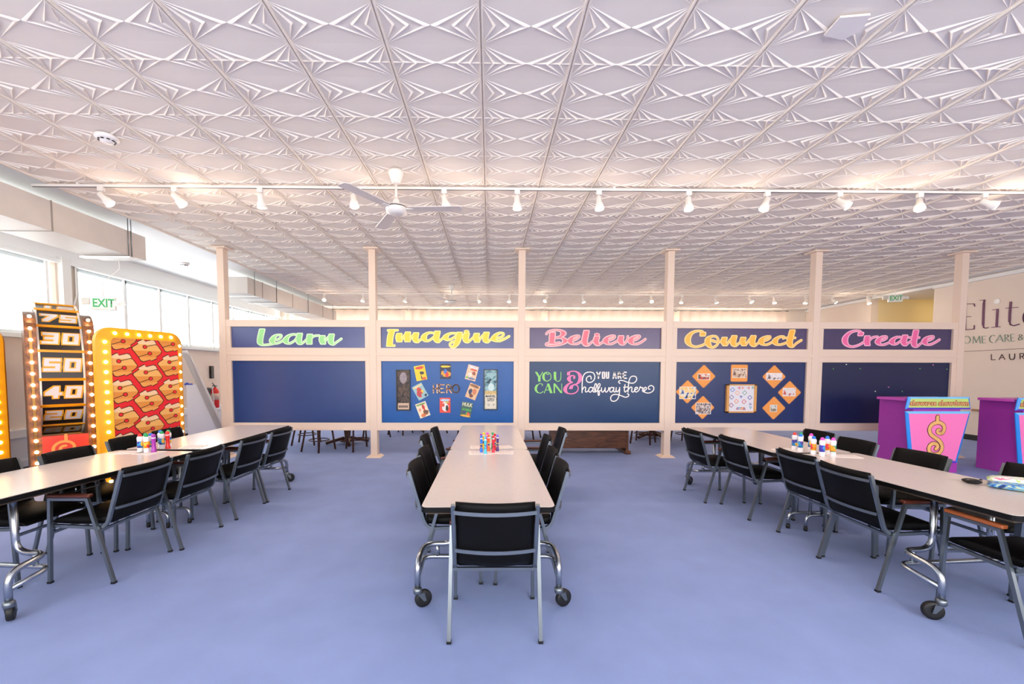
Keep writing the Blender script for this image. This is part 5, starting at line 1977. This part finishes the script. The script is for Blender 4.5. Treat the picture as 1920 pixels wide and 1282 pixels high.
def build_ceiling_things():
    build_fan('white ceiling fan before the track, nearest to us', -.985, 4.44, math.radians(-2))
    build_fan('small far white ceiling fan seen over the Imagine board', -.94, 10.25, math.radians(4))
    w = mat('detector_white', (240, 236, 234), .4)

    def detector(label, x, y, z):
        t = thing('smoke_detector', label, 'detector', (x, y, z), 0, 'smoke detectors')
        MB().lathe([(.085, 0), (.088, -.02), (.07, -.035), (.05, -.04), (.045, -.055), (.0005, -.06)], seg=24).build('housing', w, t)
        s = MB()
        for k in range(9):
            a = 2 * math.pi * k / 9
            s.box((.058 * math.cos(a), .058 * math.sin(a), -.0405), (.022, .012, .006), (0, 0, a + math.pi / 2))
        s.build('vent_slots', M_INK, t)
    detector('white smoke detector on the tin ceiling, upper left', -3.42, 3.84, CEIL - .012)
    detector('small far smoke detector on plain ceiling by the left duct', -6.0, 8.3, CEIL)
    t = tag(MB().prism([(-.09, -.07), (.07, -.09), (.12, .02), (.06, .09), (-.08, .06)], lambda u, v, d: (2.13 + u, 2.57 + v, CEIL - .026 + d), 0, .012).build('ceiling_patch', mat('patch_white', (232, 226, 222), .5)),
            'loose white patch stuck on the tin ceiling, upper right', 'patch')
    # air ducts
    du = mat('duct_paint', (206, 200, 194), .5, noise=.03, scale=5)

    def duct(label, y0, y1, seams):
        t = thing('air_duct', label, 'duct', (-5.03, 0, 0), 0, 'square ducts along the left windows')
        z0, z1 = 3.10, 3.44
        MB().box2((-.62, y0, z0), (0, y1, z1), bev=.004).build('duct_body', du, t)
        for s in seams:
            MB().box2((-.625, s - .008, z0 - .005), (.006, s + .008, z1 + .005)).build('seam', mat('duct_seam', (150, 142, 136), .5), t)
        for s in [y0 + .25] + [v for v in seams[1::2]] + [y1 - .3]:
            MB().tube([(.008, s, CEIL), (.008, s, z0 - .03)], .005, 6).build('hanger_rod', M_STEEL, t)
            MB().box2((-.66, s - .015, z0 - .035), (.03, s + .015, z0 - .015)).build('hanger_bar', M_WHITE, t)
    duct('square grey air duct hung along the left windows, near end of room', 1.0, 6.2, [4.9, 5.95])
    duct('square grey air duct beyond the partition, by the far left windows', 8.74, 13.7, [9.3, 9.9, 10.7, 11.6, 12.6])


# ------------------------------------------------------------------ beyond the partition
def build_back_room():
    dark = wood('dark_chair_wood', (58, 30, 22), (86, 46, 32), .35)

    def round_table(label, x, y):
        t = thing('round_table', label, 'table', (x, y, 0), 0, 'round dining tables behind the partition')
        MB().lathe([(.0005, .70), (.59, .70), (.61, .715), (.61, .735), (.60, .742), (.0005, .742)], seg=36).build('tabletop', wood('maple_top', (206, 164, 120), (222, 184, 140), .35), t)
        MB().lathe([(.16, .05), (.07, .09), (.055, .14), (.075, .3), (.05, .5), (.08, .66), (.2, .70)], seg=20).build('pedestal', dark, t)
        for k in range(4):
            a = k * math.pi / 2 + .4
            MB().tube([(.06 * math.cos(a), .06 * math.sin(a), .12), (.25 * math.cos(a), .25 * math.sin(a), .07), (.42 * math.cos(a), .42 * math.sin(a), .03)], .032, 8).build('foot', dark, t)

    def dining_chair(label):
        t = thing('dining_chair', label, 'chair', (0, 0, 0), 0, 'dark wooden dining chairs behind the partition')
        MB().lathe([(.0005, .43), (.20, .43), (.215, .445), (.20, .462), (.0005, .462)], seg=28).build('seat', dark, t)
        for sx in (-1, 1):
            MB().tube([(sx * .20, .20, 0), (sx * .165, .15, .43)], .018, 10).build('front_leg', dark, t)
            MB().tube([(sx * .20, -.24, 0), (sx * .165, -.16, .43), (sx * .17, -.19, .66), (sx * .19, -.25, .95)], .018, 10).build('rear_leg', dark, t)
        ring = [(.185 * math.cos(a * math.pi / 9), .175 * math.sin(a * math.pi / 9), .2) for a in range(19)]
        MB().tube(ring, .010, 8).build('stretcher_ring', dark, t)
        for z in (.92, .78, .64):
            y = -.19 - (z - .66) * .2
            MB().tube([(-.185, y, z), (0, y - .03, z + .01), (.185, y, z)], .014, 8).build('back_slat', dark, t)
        return t
    tabs = [(-2.95, 8.55, 'round maple dining table seen under the Learn board'), (-1.85, 10.6, 'round maple dining table deeper behind the Learn board'),
            (.15, 9.6, 'round maple dining table behind the middle of the partition'), (3.7, 9.3, 'round maple dining table behind the Connect board'), (5.6, 10.9, 'round maple dining table far behind the Connect board')]
    for x, y, l in tabs:
        round_table(l, x, y)
    ch = [(0, 250, 'dark wooden dining chair nearest under the Learn board, at its left'), (0, 305, 'dark wooden dining chair under the right half of the Learn board'), (0, 185, 'dark dining chair at the left end of the room behind the partition'),
          (0, 60, 'dark dining chair behind the round table under the Learn board'), (1, 250, 'dark dining chair before the deeper round table, left'), (1, 310, 'dark dining chair before the deeper round table, right'),
          (2, 225, 'dark dining chair under the Imagine board, left of the middle table'), (2, 275, 'dark dining chair hidden behind the end of the middle table'), (2, 330, 'dark dining chair left of the piano, under the Believe board'),
          (3, 235, 'dark dining chair right of the brown piano'), (3, 300, 'dark dining chair under the Connect board'), (3, 165, 'dark dining chair behind the right end of the piano'), (4, 240, 'dark dining chair far behind the Connect board, left'), (4, 300, 'dark dining chair far behind the Connect board, right')]
    ch = [(tabs[k][0] + .80 * math.cos(math.radians(a)), tabs[k][1] + .80 * math.sin(math.radians(a)), math.radians(a + 90), l) for k, a, l in ch]
    first = None
    for x, y, rz, l in ch:
        if first is None:
            first = dining_chair(l)
            first.location = (x, y, 0)
            first.rotation_euler = (0, 0, rz)
        else:
            dup(first, (x, y, 0), rz, l)
    # old upright piano: its panelled back shows under the partition
    br = wood('piano_brown', (76, 42, 24), (120, 72, 42), .4, 2.5, (2, 12, 12))
    t = thing('upright_piano', 'brown wooden upright piano standing behind the lettered board', 'piano', (1.85, 7.75, 0))
    MB().box2((-.70, -.28, .10), (.66, .1, 1.2), bev=.01).build('case', br, t)
    MB().box2((-.74, -.32, 1.2), (.70, .16, 1.235), bev=.006).build('lid', br, t)
    MB().box2((-.66, .1, .62), (.62, .36, .74), bev=.01).build('key_bed', br, t)
    for s, x in ((-1, -.70), (1, .66)):
        MB().prism([(-.30, 0), (.36, 0), (.36, .05), (.12, .10), (.1, 1.18), (-.29, 1.18), (-.29, .10)], lambda u, v, d: (d, u, v), x - .02, x + .02).build('end_board', br, t)
        b = MB().box2((x - .05, -.34, 0), (x + .05, .36, .06), bev=.012)
        b.build('foot', br, t)


# ------------------------------------------------------------------ build everything
build_floor()
build_ceiling()
build_left_wall()
build_right_wall()
build_back_front()
build_partition()
boards = build_boards()
build_slogan(boards[2])
build_tables()
build_chairs()
bulb = bulb_mesh()
build_wheel(bulb)
build_marquees(bulb)
build_podiums()
build_wall_things()
build_exits()
build_tracks()
build_ceiling_things()
build_back_room()
build_bottles()
build_comics()
build_cards()
build_pins()
